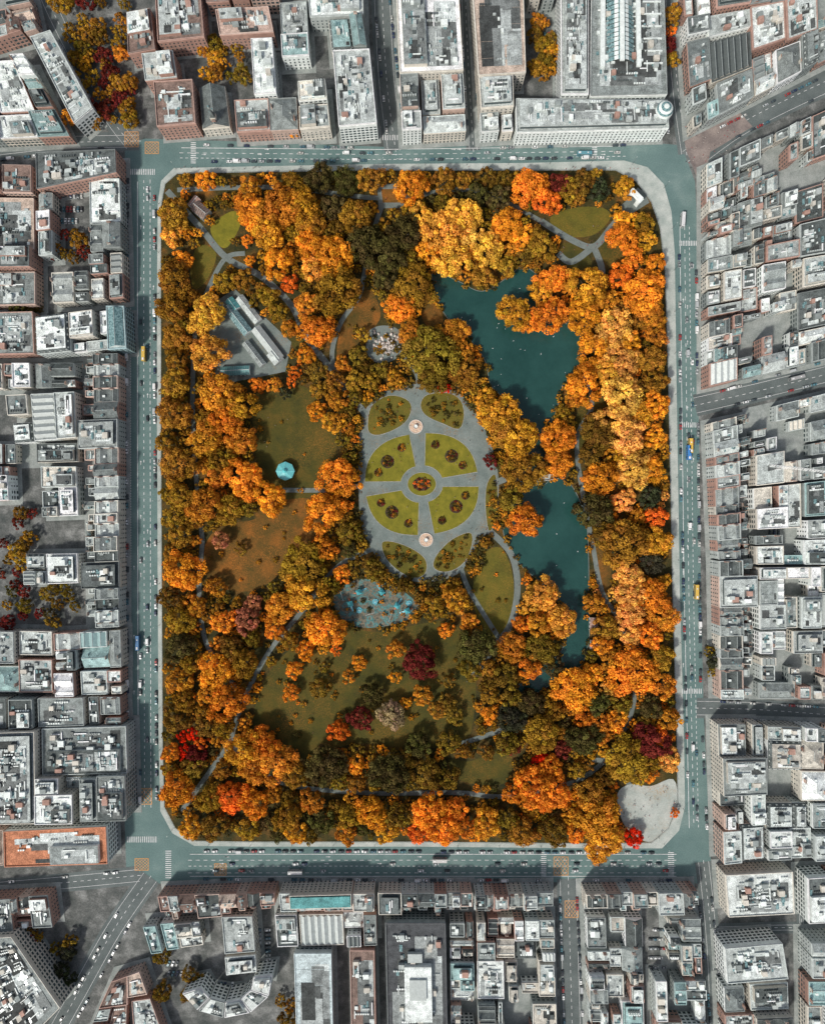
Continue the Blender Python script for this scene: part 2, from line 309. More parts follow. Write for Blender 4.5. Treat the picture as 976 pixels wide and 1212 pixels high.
def building(name,q,h,roof,wc,rc,seed,win='classic',dens=1.0,base=0.1,extra=None):
    r=random.Random(seed); mb=MB(); P=bil(q); A,B,C,D=q
    dist=lambda a,b_:math.hypot(a[0]-b_[0],a[1]-b_[1])
    w=(dist(A,B)+dist(D,C))/2; d=(dist(A,D)+dist(B,C))/2
    if w<2 or d<2: return
    mb.prism(list(q),base,h,WALL,wc,ROOF,rc)
    ww,wh,sp=(1.1,1.75,2.7+r.uniform(0,.6)) if win=='classic' else (2.2,1.9,3.1)
    fl=max(1,int((h-.8)/3.3)); frames=r.random()<.5
    fr=tuple(min(.8,x*1.25+.05) for x in wc)
    for i in range(4):
        a=q[i];b_=q[(i+1)%4];L=dist(a,b_)
        if L<3: continue
        dx,dy=(b_[0]-a[0])/L,(b_[1]-a[1])/L; nx,ny=-dy,dx; n=max(1,int(L/sp))
        for (zz0,zz1,of) in ((3.5,3.8,.08),(h-.55,h-.2,.2)):
            if h<5: continue
            x0,y0,x1,y1=a[0]+nx*of,a[1]+ny*of,b_[0]+nx*of,b_[1]+ny*of
            mb.face([(x0,y0,zz0),(x1,y1,zz0),(x1,y1,zz1),(x0,y0,zz1)],WALL,fr); mb.face([(a[0],a[1],zz1),(b_[0],b_[1],zz1),(x1,y1,zz1),(x0,y0,zz1)],WALL,fr)
        for k in range(n):
            cc=(k+.5)*L/n
            for f in range(fl):
                z0=0.95+f*3.3
                hgt=wh if f<fl-1 else wh*.75
                if f==0: hgt=2.2; z0=.5
                lst=[(ww/2,z0,z0+hgt,.06,GLASS,WH)]
                if frames: lst.append((ww/2+.2,z0-.2,z0+hgt+.2,.03,WALL,fr))
                for (hw,zz0,zz1,of,mt,c_) in lst:
                    x0,y0=a[0]+dx*(cc-hw)+nx*of,a[1]+dy*(cc-hw)+ny*of;x1,y1=a[0]+dx*(cc+hw)+nx*of,a[1]+dy*(cc+hw)+ny*of
                    mb.face([(x0,y0,zz0),(x1,y1,zz0),(x1,y1,zz1),(x0,y0,zz1)],mt,c_)
    tu,tv=.45/w,.45/d
    pc=tuple(min(.72,x*1.05+.05) for x in (wc if r.random()<.5 else rc))
    def parapet(ph):
        pbox(mb,P,0,0,1,tv,h,h+ph,WALL,pc);pbox(mb,P,0,1-tv,1,1,h,h+ph,WALL,pc)
        pbox(mb,P,0,tv,tu,1-tv,h,h+ph-.01,WALL,pc);pbox(mb,P,1-tu,tv,1,1-tv,h,h+ph-.01,WALL,pc)
    axis='u' if w>d else 'v'
    if roof=='flat':
        parapet(.9); clutter(mb,P,w,d,h,r,dens)
        if r.random()<.4 and w>9 and d>9:
            t=r.uniform(.35,.65); s_=r.choice([(.07,.07,t,.93),(t,.07,.93,.93),(.07,.07,.93,t),(.07,t,.93,.93),(.07,.07,t,t),(t,t,.93,.93)]); e_=r.uniform(2.6,4)
            pbox(mb,P,*s_,h,h+e_,WALL,wc,ROOF,jit(r.choice([LG,MG,WH,DG]),r)); clutter(mb,P,w,d,h+e_,r,dens*.8,(s_[0]+.02,s_[1]+.02,s_[2]-.02,s_[3]-.02))
    elif roof=='setback':
        parapet(1.0); m=min(2.5,w*.18,d*.18);a,b_=m/w,m/d
        pbox(mb,P,a,b_,1-a,1-b_,h,h+3.3,GLASS,wc,ROOF,rc)
        pbox(mb,P,a-.4/w,b_-.4/d,1-a+.4/w,1-b_+.4/d,h+3.0,h+3.55,PAINT,jit(LG,r),ROOF,rc)
        clutter(mb,P,w,d,h+3.56,r,dens,(a+.03,b_+.03,.97-a,.97-b_))
    elif roof=='gable':
        gable(mb,P,0.0,0.0,1,1,h,min(w,d)*.28,rc,wc,axis)
        zr=h+min(w,d)*.28
        for e in (0.06,0.94):
            if r.random()<.8: chimney(mb,P,w,d,*( (e,.5) if axis=='u' else (.5,e)),zr,r,'v' if axis=='u' else 'u')
        for k in range(r.randint(0,4)):
            uu,vv=r.uniform(.2,.8),r.uniform(.2,.8); pbox(mb,P,uu,vv,uu+1.1/w,vv+1.3/d,h,zr-.1,PAINT,LG,SKYL,WH)
    elif roof=='double':
        parapet(1.1); g1=r.uniform(.36,.6); gap=.04 if r.random()<.6 else .16
        parts=[(.04,g1),(g1+gap,.96)]
        for (s0,s1) in parts:
            if axis=='v': gable(mb,P,tu+.004,s0,1-tu-.004,s1,h+.02,min(d*(s1-s0)*.5,w*.5)*.55,rc,wc,'u')
            else: gable(mb,P,s0,tv+.004,s1,1-tv-.004,h+.02,min(w*(s1-s0)*.5,d*.5)*.55,rc,wc,'v')
        for e in (.25,.75):
            if r.random()<.15: continue
            if axis=='v': chimney(mb,P,w,d,.5/w,e,h+2.6,r,'v')
            else: chimney(mb,P,w,d,e,.5/d,h+2.6,r,'u')
        for k in range(r.randint(0,2)): pbox(mb,P,.35+.2*k,.47-.2*k,.35+.2*k+2/w,.47-.2*k+1.6/d,h,h+1.4+.6*k,PAINT,WH,SKYL if k else PAINT,WH)
    elif roof=='hip':
        parapet(.5); gable(mb,P,.03,.03,.97,.97,h+.02,min(w,d)*.25,rc,wc,axis,hip=.28*min(w,d)/max(w,d)+.1)
        chimney(mb,P,w,d,.1,.3,h+2.5,r);chimney(mb,P,w,d,.9,.7,h+2.5,r)
        for k in range(3):
            uu,vv=r.uniform(.15,.8),r.uniform(.15,.8); pbox(mb,P,uu,vv,uu+1.6/w,vv+1.6/d,h,h+min(w,d)*.2,PAINT,LG,ROOF,rc)
    elif roof=='mansard':
        m=min(1.8,w*.2,d*.2);a,b_=m/w,m/d;zt=h+3.2
        lo=[P(0,0),P(1,0),P(1,1),P(0,1)];hi=[P(a,b_),P(1-a,b_),P(1-a,1-b_),P(a,1-b_)]
        for i in range(4): 
            j=(i+1)%4; mb.face([(*lo[i],h),(*lo[j],h),(*hi[j],zt),(*hi[i],zt)],ROOF,SL)
        mb.face([(*p,zt) for p in hi],ROOF,rc)
        for k in range(int(w/4)):
            uu=(k+.5)/int(w/4)
            for vv in (0.5/d,1-2.0/d): pbox(mb,P,uu-.6/w,vv,uu+.6/w,vv+1.5/d,h,h+2.3,PAINT,WH,ROOF,SL)
        for k in range(int(d/4)):
            vv=(k+.5)/int(d/4)
            for uu in (0.5/w,1-2.0/w): pbox(mb,P,uu,vv-.6/d,uu+1.5/w,vv+.6/d,h,h+2.2,PAINT,WH,ROOF,SL)
        clutter(mb,P,w,d,zt,r,dens,(a+.04,b_+.04,.96-a,.96-b_))
    elif roof=='ridged':
        parapet(.6); n=max(3,int(max(w,d)/5))
        for k in range(n):
            a=.04+.92*k/n;b_=.04+.92*(k+.94)/n
            if axis=='u': gable(mb,P,a,.05,b_,.95,h+.02,1.6,rc,wc,'v',PAINT)
            else: gable(mb,P,.05,a,.95,b_,h+.02,1.6,rc,wc,'u',PAINT)
    elif roof=='plain':
        parapet(.7); clutter(mb,P,w,d,h,r,dens*.12)
        for k in range(1,7):
            t=k/7; pbox(mb,P,.03,t-.1/d,.97,t+.1/d,h+.0,h+.12,ROOF,tuple(x*.8 for x in rc))
    if extra: extra(mb,P,w,d,h,r)
    return obj(name,mb.mesh(name,BM))
def shrink(q,m=0.15):
    cx=sum(p[0] for p in q)/4;cy=sum(p[1] for p in q)/4;out=[]
    for p in q:
        L=math.hypot(p[0]-cx,p[1]-cy) or 1; out.append((p[0]-(p[0]-cx)/L*m,p[1]-(p[1]-cy)/L*m))
    return out
def slab(q,m=3.2):
    cx=sum(p[0] for p in q)/4;cy=sum(p[1] for p in q)/4;out=[]
    for p in q:
        out.append((p[0]+(m if p[0]>cx else -m),p[1]+(m if p[1]>cy else -m)))
    mb=MB(); mb.prism(out,0,0.165+0.006*(slab.n%23),0); slab.n+=1
    return obj('pavement',mb.mesh('pavement',[M_pave]))
slab.n=0
SEED=[100]
def one(name,q,h,roof,wc,rc,win='classic',dens=1.0,pav=True,extra=None):
    SEED[0]+=1; qq=shrink([W(*p,h) for p in q])
    if pav: slab(qq,2.2)
    return building(name,qq,h,roof,wc,rc,SEED[0],win,dens,extra=extra)
STY={
 'mix':([('flat',7),('setback',2),('double',3),('gable',2),('hip',1),('mansard',1),('ridged',1),('plain',1)],[LG,MG,DG,SL,WH,LG,BEI,WH,MG,LTEAL],[BRK,LG,WH,BEI,BEI,MG],['city_building','office_building']),
 'brick':([('flat',5),('setback',1),('gable',2),('hip',1)],[BRN,MG,LG,DG,TAN,MG],[BRK,PINK,BRK],['brick_building']),
 'white':([('flat',7),('setback',3),('ridged',1),('mansard',1),('plain',1)],[WH,LG,WH,LG,MG],[WH,BEI,LG],['office_building']),
 'dark':([('flat',5),('double',4),('gable',3),('ridged',1)],[DG,SL,MG,LG,LG,MG,WH,DG],[BRK,MG,BEI,LG],['city_building']),
 'beige':([('flat',5),('setback',2),('hip',2),('mansard',1)],[LG,BEI,MG,LG,WH,SL],[BEI,PINK,WH],['stone_building']),
 'terr':([('double',5),('gable',2),('flat',3)],[SL,MG,MG,LG,LG,DG],[BRK,PINK,BEI,LG],['georgian_townhouse']),
}
def pick(r,ws):
    t=r.uniform(0,sum(x[1] for x in ws))
    for n,x in ws:
        t-=x
        if t<=0: return n
    return ws[0][0]
def block(q,h0,style,cell=17,court=0.1,pav=True,dens=1.0,messy=.4):
    SEED[0]+=1; r=random.Random(SEED[0]); Q=[W(*p,h0) for p in q]; P=bil(Q)
    dist=lambda a,b_:math.hypot(a[0]-b_[0],a[1]-b_[1])
    w=(dist(Q[0],Q[1])+dist(Q[3],Q[2]))/2; d=(dist(Q[0],Q[3])+dist(Q[1],Q[2]))/2
    if pav: slab(Q)
    types,rcs,wcs,names=STY[style]
    def rec(u0,v0,u1,v1):
        a=(u1-u0)*w;b_=(v1-v0)*d; lim=cell*r.choice([.75,1,1.3,1.8,2.3])
        if max(a,b_)>lim and max(a,b_)>9:
            t=r.uniform(.3,.7)
            if a>b_: m=u0+(u1-u0)*t; rec(u0,v0,m,v1);rec(m,v0,u1,v1)
            else: m=v0+(v1-v0)*t; rec(u0,v0,u1,m);rec(u0,m,u1,v1)
            return
        e=.02; sides=[u0>e,v0>e,u1<1-e,v1<1-e]; inner=all(sides)
        if r.random()<(court*2.5 if inner else court*.3): return
        h=h0*r.uniform(.68,1.15)*(0.7 if inner and r.random()<.45 else 1)
        du,dv=3.4/w,3.4/d
        if a>7 and b_>7:
            if sides[0] and r.random()<messy: u0+=du*r.uniform(.3,1)
            if sides[1] and r.random()<messy: v0+=dv*r.uniform(.3,1)
            if sides[2] and r.random()<messy: u1-=du*r.uniform(.3,1)
            if sides[3] and r.random()<messy: v1-=dv*r.uniform(.3,1)
        qq=shrink([P(u0,v0),P(u1,v0),P(u1,v1),P(u0,v1)]); rf=pick(r,types)
        if rf in('double',) and min(a,b_)<6: rf='gable'
        if a*b_>420 and rf in ('gable','double'): rf='flat'
        SEED[0]+=1
        building(r.choice(names),qq,h,rf,jit(r.choice(wcs),r),jit(r.choice(rcs),r,.25),SEED[0],r.choice(['classic','classic','grid']),dens)
    rec(0,0,1,1)
def terrace(q,h0,axis='v',wid=8.0,style='terr',pav=True,front=0.62,side=0):
    """row of narrow houses sliced along axis; main house plus narrower rear return on the side away from the park"""
    SEED[0]+=1; r=random.Random(SEED[0]); Q=[W(*p,h0) for p in q]; P=bil(Q)
    dist=lambda a,b_:math.hypot(a[0]-b_[0],a[1]-b_[1])
    w=(dist(Q[0],Q[1])+dist(Q[3],Q[2]))/2; d=(dist(Q[0],Q[3])+dist(Q[1],Q[2]))/2
    if pav: slab(Q)
    types,rcs,wcs,names=STY[style]; L=d if axis=='v' else w; t=0; depth=w if axis=='v' else d
    while t<L-3:
        x=wid*r.uniform(.8,1.5)
        if r.random()<.2: x*=r.uniform(1.8,2.8)
        if t+x>L-4: x=L-t
        a,b_=t/L,min(1,(t+x)/L); t+=x
        def Q4(s0,s1,a,b_):
            if side: s0,s1=1-s1,1-s0
            return [P(s0,a),P(s1,a),P(s1,b_),P(s0,b_)] if axis=='v' else [P(a,s0),P(b_,s0),P(b_,s1),P(a,s1)]
        SEED[0]+=1; big=x>16 or depth<16
        hh=h0*r.uniform(.85,1.1); wc=jit(r.choice(wcs),r)
        rf=pick(r,types) if x<16 else r.choice(['flat','setback'])
        building(r.choice(names),shrink(Q4(0,1 if big else front,a,b_)),hh,rf,wc,jit(r.choice(rcs),r,.25),SEED[0])
        if not big:
            m=a+(b_-a)*r.uniform(.45,.7); SEED[0]+=1
            building('rear_extension',shrink(Q4(front+.004,r.uniform(.82,1),a,m)),hh*r.uniform(.55,.85),r.choice(['flat','flat','gable']),wc,jit(r.choice(rcs),r,.25),SEED[0])
            if r.random()<.6:
                SEED[0]+=1; building('mews_house',shrink(Q4(.88,1,m+.001,b_)),r.uniform(3.5,6),r.choice(['flat','gable']),wc,jit(r.choice(rcs),r,.25),SEED[0])

# ---- TOP
block([(-50,-50),(22,-50),(42,32),(-50,60)],15,'brick')
def ribs(mb,P,w,d,h,r):
    for k in range(1,14):
        t=k/14; pbox(mb,P,.08,t-.3/d,.45,t+.3/d,h,h+1.0,PAINT,WH)
one('office_building',[(36,44),(60,36),(110,128),(88,146)],20,'flat',WH,LG,'grid',1.2,extra=ribs)
block([(-50,72),(30,66),(80,158),(-50,164)],15,'mix',18)
one('brick_building',[(150,15),(178,10),(184,58),(152,64)],17,'flat',BRK,BRN)
one('brick_building',[(183,-25),(236,-25),(242,44),(187,50)],18,'flat',BRK,BRN)
one('brick_building',[(168,64),(205,60),(210,92),(172,96)],17,'flat',BRK,LG)
one('brick_building',[(182,97),(228,94),(232,146),(186,150)],19,'flat',BRK,BRN)
def spire(mb,P,w,d,h,r):
    x,y=P(.5,.85); mb.prism([(x-2,y-2),(x+2,y-2),(x+2,y+2),(x-2,y+2)],0,h+8,WALL,BEI); mb.cone(x,y,h+8,h+16,2.6,0,4,ROOF,SL,math.pi/4)
one('church',[(236,104),(266,102),(272,150),(240,153)],11,'gable',BEI,SL,extra=spire)
one('brick_building',[(255,12),(318,8),(324,38),(260,42)],17,'flat',BRK,PINK)
one('office_building',[(297,46),(322,45),(327,110),(301,112)],19,'flat',WH,WH,'grid',.7)
block([(276,116),(350,112),(352,150),(279,154)],17,'brick',22,0)
block([(353,98),(385,95),(391,151),(355,154)],16,'beige',20,0)
block([(330,0),(362,-3),(366,66),(334,68)],15,'mix',16)
block([(240,-50),(330,-50),(330,-2),(244,2)],16,'brick',20)
block([(362,-50),(428,-50),(430,14),(366,17)],19,'white',30,0)
block([(388,20),(428,18),(434,56),(392,58)],18,'mix',20,0)
one('office_building',[(394,60),(437,58),(446,146),(401,150)],23,'flat',WH,LG,'grid',1.6)
block([(467,-50),(540,-50),(552,150),(476,155)],20,'beige',26,0.05,dens=1.3)
one('department_store',[(556,-50),(618,-50),(622,86),(566,90)],22,'plain',BEI,TAN)
block([(566,94),(606,92),(608,150),(570,153)],19,'white',28,0)
def vault(mb,P,w,d,h,r):
    n=22
    for k in range(n):
        v0=.03+.74*k/n; v1=v0+.74/n*.85
        prev=None
        for i in range(9):
            t=i/8; u=.2+.38*t; z=h+.1+5*math.sin(math.pi*t)
            if prev: mb.face([(*P(prev[0],v0),prev[1]),(*P(u,v0),z),(*P(u,v1),z),(*P(prev[0],v1),prev[1])],SKYL if i%3 else PAINT,WH)
            prev=(u,z)
    for k in range(12):
        v0=.03+.74*k/12; pbox(mb,P,.2,v0,.58,v0+.25/d,h,h+.9,PAINT,WH)
    pbox(mb,P,.12,.02,.18,.8,h,h+2.4,PAINT,WH);pbox(mb,P,.6,.02,.66,.8,h,h+2.4,PAINT,WH);pbox(mb,P,.36,.0,.42,.78,h+4.6,h+5.8,PAINT,WH)
    for k in range(9):
        v0=.05+.09*k; pbox(mb,P,.7,v0,.95,v0+.9/d,h,h+1.2,PAINT,WH)
one('shopping_centre',[(700,-50),(784,-50),(789,112),(698,114)],19,'flat',WH,MG,'grid',.9,extra=vault)
one('shopping_centre_wing',[(663,-50),(696,-50),(696,112),(664,112)],21,'setback',WH,LG,'grid',1.3)
def dome(mb,P,w,d,h,r):
    x,y=P(.965,.45); mb.cone(x,y,h-2,h+4,6.5,6.5,20,WALL,WH)
    for i in range(5):
        a0,a1=math.pi/2*i/5,math.pi/2*(i+1)/5; mb.cone(x,y,h+4+5*math.sin(a0),h+4+5*math.sin(a1),6.4*math.cos(a0),6.4*math.cos(a1),20,SKYL if i%2 else PAINT,WH)
one('shopping_centre_front',[(610,117),(789,119),(791,152),(611,157)],18,'setback',WH,LG,'classic',1.0,extra=dome)
block([(625,-50),(657,-50),(657,-6),(627,-4)],18,'mix',22)
block([(808,-50),(1030,-50),(1030,40),(822,150)],15,'mix',19,.08)
# ---- RIGHT
block([(838,192),(1030,105),(1030,290),(838,322)],14,'dark',14,.10,dens=1.3)
block([(838,325),(1030,293),(1030,412),(838,458)],14,'mix',14,.10,dens=1.3)
terrace([(843,500),(890,488),(892,660),(850,662)],15,'v')
block([(893,486),(1030,452),(1030,560),(893,575)],13,'mix',15,.15)
block([(893,578),(1030,563),(1030,668),(895,668)],14,'mix',17,.15)
terrace([(850,664),(895,662),(897,828),(853,828)],15,'v')
block([(898,672),(1030,670),(1030,742),(899,745)],15,'white',22,.1)
block([(899,748),(1030,745),(1030,828),(900,828)],12,'mix',15,.2)
block([(853,860),(905,860),(908,1020),(858,1025)],20,'beige',24,.03)
block([(908,860),(1030,864),(1030,950),(909,950)],17,'beige',18,.15)
block([(909,953),(1030,953),(1030,1015),(910,1020)],17,'white',22,.1)
block([(858,1036),(938,1032),(940,1082),(862,1086)],17,'beige',22,.05)
one('office_building',[(857,1122),(925,1116),(932,1158),(860,1164)],20,'flat',WH,LG,'grid',1.5)
block([(858,1172),(935,1167),(938,1262),(862,1262)],17,'mix',20,.1)
block([(956,1040),(1030,1035),(1030,1090),(957,1094)],18,'mix',22,.05)
block([(958,1115),(1030,1115),(1030,1262),(960,1262)],17,'mix',20,.05)
# ---- BOTTOM
terrace([(693,1058),(826,1056),(828,1082),(694,1084)],16,'u')
block([(695,1088),(760,1088),(764,1262),(700,1262)],12,'mix',14,.2)
block([(775,1160),(834,1160),(838,1262),(778,1262)],13,'mix',14,.1)
block([(790,1088),(829,1088),(832,1155),(794,1155)],12,'mix',13,.15)
terrace([(562,1060),(655,1058),(655,1084),(562,1086)],17,'u')
block([(564,1090),(656,1090),(660,1262),(566,1262)],14,'mix',17,.12)
terrace([(447,1058),(559,1058),(559,1084),(448,1084)],17,'u',9)
def whiteplant(mb,P,w,d,h,r):
    pbox(mb,P,.3,.28,.75,.66,h,h+5,PAINT,WH,ROOF,WH); pbox(mb,P,.36,.2,.6,.26,h,h+3.3,PAINT,LG); pbox(mb,P,.38,.36,.66,.5,h+5,h+6.5,PAINT,LG)
one('office_building',[(456,1092),(527,1092),(530,1262),(460,1262)],20,'flat',MG,(0.08,0.085,0.09),'grid',.5,extra=whiteplant)
block([(532,1092),(560,1092),(562,1262),(534,1262)],14,'mix',14,.1)
terrace([(330,1058),(443,1057),(443,1078),(332,1080)],17,'u',10)
def copper(mb,P,w,d,h,r): pbox(mb,P,.02,.1,.98,.9,h+.9,h+1.6,ROOF,(0.12,0.33,0.33))
one('copper_roof_pavilion',[(342,1060),(416,1058),(416,1074),(343,1076)],19.5,'plain',BEI,TEAL,'classic',.3,False,extra=copper)
block([(325,1084),(445,1082),(446,1118),(328,1122)],13,'mix',15,.1)
one('exhibition_hall',[(348,1128),(392,1128),(395,1262),(352,1262)],17,'plain',LG,(0.50,0.58,0.59),'grid',.3)
one('brick_building',[(414,1124),(443,1124),(446,1262),(417,1262)],15,'flat',BRK,BRN)
terrace([(186,1062),(325,1056),(326,1080),(192,1092)],16,'u',9,'brick')
block([(170,1096),(236,1090),(240,1120),(180,1128)],11,'mix',13,.1)
block([(262,1086),(298,1085),(304,1150),(268,1154)],16,'white',20,.05)
for k in range(5):
    a0,a1=math.radians(200+k*34),math.radians(200+(k+1)*34-2); cx,cy=268,1160
    f=lambda a,rad:(cx+rad*math.cos(a)*1.25,cy-rad*math.sin(a))
    one('curved_office_building',[f(a0,44),f(a1,44),f(a1,26),f(a0,26)][::-1],18,'flat',WH,MG,'grid',1.6,extra=ribs)
block([(132,1162),(165,1150),(205,1262),(85,1262)],12,'brick',18,.05)
one('office_building',[(-50,1112),(14,1108),(72,1192),(-10,1275)],22,'flat',BEI,MG,'grid',1.3,extra=ribs)
block([(-50,1066),(56,1060),(62,1098),(-50,1104)],13,'brick',16,.2)
# ---- LEFT
block([(-50,192),(36,194),(38,358),(-50,360)],17,'brick',22,.1)
block([(44,182),(138,178),(139,205),(45,225)],17,'mix',26,0,dens=1.2)
block([(103,208),(139,208),(141,260),(104,262)],17,'dark',24,0)
block([(44,228),(60,226),(61,300),(45,302)],15,'dark',20,0)
block([(106,264),(142,263),(144,350),(108,354)],16,'mix',16,.05)
block([(60,322),(104,320),(104,356),(62,358)],14,'dark',15,.1)
block([(-50,370),(38,368),(40,418),(-50,420)],15,'brick',22,0)
block([(44,376),(124,366),(126,412),(46,420)],18,'white',24,0)
def glassy(mb,P,w,d,h,r): gable(mb,P,.1,.05,.9,.95,h+.5,3,WH,WH,'v',SKYL)
one('glass_office_building',[(126,362),(147,362),(150,412),(128,414)],18,'plain',(0.3,0.42,0.44),(0.4,0.5,0.5),'grid',.2,extra=glassy)
terrace([(92,420),(140,418),(140,590),(94,592)],15,'v',9,side=1)
block([(-50,430),(88,430),(90,458),(-50,460)],12,'dark',17,.1)
block([(8,468),(90,464),(92,518),(14,524)],16,'white',26,.03)
block([(-50,526),(90,524),(91,546),(-50,550)],12,'dark',20,.1)
block([(48,552),(90,552),(92,610),(50,612)],12,'mix',14,.2)
terrace([(94,594),(140,592),(141,742),(96,744)],15,'v',side=1)
block([(28,656),(92,655),(93,690),(30,692)],12,'white',18,.1)
block([(-50,552),(10,552),(12,592),(-50,595)],12,'mix',14,.1)
block([(-50,746),(60,748),(62,820),(-50,820)],13,'mix',17,.1)
block([(63,750),(142,746),(143,790),(65,794)],15,'mix',16,.05)
block([(66,796),(142,794),(143,822),(68,824)],15,'mix',15,.05)
block([(-50,828),(140,826),(142,858),(-50,864)],17,'dark',24,.05)
block([(-50,868),(146,862),(149,972),(-50,976)],22,'white',30,0,dens=1.6)
one('office_building',[(5,984),(126,978),(128,1022),(6,1026)],19,'flat',WH,TER,'grid',.25)
block([(-50,984),(2,984),(3,1026),(-50,1030)],17,'brick',24,0)

# ------------------------------------------------------------------ park surfaces
LAKE1=[(512,322),(540,332),(570,345),(598,330),(618,316),(640,330),(655,352),(676,368),(692,395),(688,430),(674,446),(664,466),(656,490),(648,512),(648,540),(655,560),(640,575),(625,560),(616,520),(608,495),(592,468),(580,455),(574,428),(558,404),(532,380),(516,352)]
LAKE2=[(612,590),(630,572),(655,562),(676,575),(692,612),(696,660),(696,715),(696,760),(684,792),(655,808),(628,822),(612,812),(640,790),(664,770),(668,742),(662,716),(640,690),(615,668),(598,640),(596,615)]
def lake(poly,z):
    sm=catmull(poly,True,5); sheet('lake',sm,z,M_water)
    mb=MB(); pl=[W(*p) for p in sm]; A=offs(pl,-.25,True);B=offs(pl,.25,True);n=len(pl)
    for i in range(n):
        j=(i+1)%n
        mb.prism([A[i],A[j],B[j],B[i]],.18,z+.12)
    obj('lake_edging',mb.mesh('lake_edging',[M_path])); return sm
L1=lake(LAKE1,.24);L2=lake(LAKE2,.25)
lawns=[('lawn',[(302,468),(330,456),(365,460),(392,500),(398,540),(384,580),(330,592),(310,560),(300,520)],M_lawnd),
('lawn',[(318,596),(372,592),(378,630),(350,660),(318,690),(290,700),(250,690),(242,650),(262,622),(300,615)],M_litter),
('lawn',[(300,850),(316,800),(352,762),(400,742),(450,748),(520,735),(548,750),(562,790),(560,850),(545,880),(480,885),(420,880),(340,900),(310,880)],M_lawnd),
('lawn',[(560,690),(566,660),(592,648),(606,680),(606,720),(590,755),(570,740),(560,715)],M_lawn),
('lawn',[(652,256),(680,246),(712,246),(722,258),(702,278),(672,280),(655,270)],M_lawn),
('lawn',[(236,290),(256,300),(246,330),(230,342),(226,315)],M_lawn),('lawn',[(250,268),(275,250),(286,262),(270,292),(257,288)],M_bed),
('lawn',[(712,275),(728,270),(738,300),(730,320),(715,310),(708,292)],M_lawnd),('lawn',[(660,290),(680,290),(700,310),(690,325),(668,312)],M_lawnd),
('lawn',[(405,380),(425,350),(440,345),(450,375),(430,400),(400,425)],M_litter),('lawn',[(300,330),(330,340),(355,385),(378,425),(360,430),(330,380)],M_lawnd),
('lawn',[(690,470),(712,460),(715,500),(690,540),(680,510)],M_lawnd),('lawn',[(703,560),(722,640),(720,700),(706,690),(698,620)],M_litter),
('lawn',[(600,880),(560,900),(530,900),(548,925),(600,925)],M_lawnd),('lawn',[(500,330),(515,350),(525,385),(505,385),(496,360)],M_litter)]
opens=[L1,L2]
for i,(n,p,m) in enumerate(lawns):
    sheet(n,p,.19+.004*(i%4),m,True)
    if i!=10: opens.append(catmull(p,True,3))
GP=catmull([(428,494),(446,468),(478,456),(515,456),(546,468),(566,494),(582,530),(590,572),(585,618),(568,640),(556,664),(536,682),(500,689),(462,680),(442,654),(427,618),(424,560),(425,515)],True,5)
sheet('garden_paving',GP,.262,M_gpath); opens.append(GP)
paths=[[(198,226),(236,268),(268,305),(310,328),(345,362),(362,398),(388,432),(432,490)],[(290,300),(268,305),(250,335),(232,380)],[(455,235),(440,280),(432,320),(424,352),(402,385),(394,430),(425,480)],[(440,650),(398,672),(356,725),(318,772),(288,830),(272,880)],
[(575,625),(604,655),(612,695),(604,738),(585,765),(560,800)],[(272,880),(330,925),(430,938),(540,938),(600,942),(690,920),(738,865),(752,800),(735,740),(712,700),(700,640),(690,590),(682,520),(700,480),(690,430),(694,380)],
[(640,262),(676,284),(702,292),(722,270),(744,244)],[(702,292),(712,320),(706,340)],[(702,292),(676,310),(660,300)],[(240,640),(236,700),(244,760),(270,800),(288,830)],[(232,380),(228,470),(232,560),(240,640)],[(770,955),(720,905),(700,900)],[(545,880),(600,860),(625,830)],[(335,580),(385,580),(428,575)],[(640,262),(560,225),(455,235),(330,222),(210,225)],[(215,960),(272,880)],
[(585,572),(604,566),(618,575)],[(496,460),(492,440),(478,425)],[(545,672),(556,700),(590,755)],[(575,500),(590,480)]]
for i,p in enumerate(paths): path('park_path',p,7.5 if i in(0,6,4,7,8,16) else 5.5,.285+.003*i,M_path)
def circ(cx,cy,rx,ry,n=28): return [(cx+rx*math.cos(2*math.pi*i/n),cy+ry*math.sin(2*math.pi*i/n)) for i in range(n)]
PZ=catmull([(730,940),(745,928),(770,930),(796,922),(801,950),(792,978),(772,996),(752,990),(736,972)],True,4)
M_plz=lit_mat('entrance_paving',[(0.3,(0.28,0.32,0.295)),(0.7,(0.46,0.48,0.445))],0.07,(0.35,0.2,0.08),.54)
sheet('entrance_plaza',PZ,.36,M_plz); opens.append(PZ)
pz=[(446,218),(476,218),(478,246),(448,247)]; sheet('entrance_plaza',pz,.36,M_path); sheet('lawn',[(451,224),(471,224),(473,240),(453,240)],.37,M_litter); opens.append(pz)
pz=[(732,246),(742,236),(754,222),(762,228),(768,240),(752,250),(742,256)]; sheet('entrance_plaza',pz,.36,M_path); opens.append(pz)
rk=catmull([(434,396),(448,386),(468,388),(478,402),(472,422),(452,430),(436,422)],True,4); sheet('rockery_paving',rk,.37,M_gpath); opens.append(rk)
PG=catmull([(394,712),(406,694),(430,685),(463,692),(488,708),(497,722),(476,736),(440,743),(410,737)],True,4); sheet('playground',PG,.38,M_rubber); opens.append(PG)
yard=[(248,362),(278,342),(345,405),(338,440),(262,455),(248,430)]; sheet('service_yard',yard,.36,M_gpath); opens.append(yard)
C0=(499,573); U=(0.996,-0.087); V=(0.087,0.996)
def loc(u,v): return (C0[0]+U[0]*u+V[0]*v,C0[1]+U[1]*u+V[1]*v)
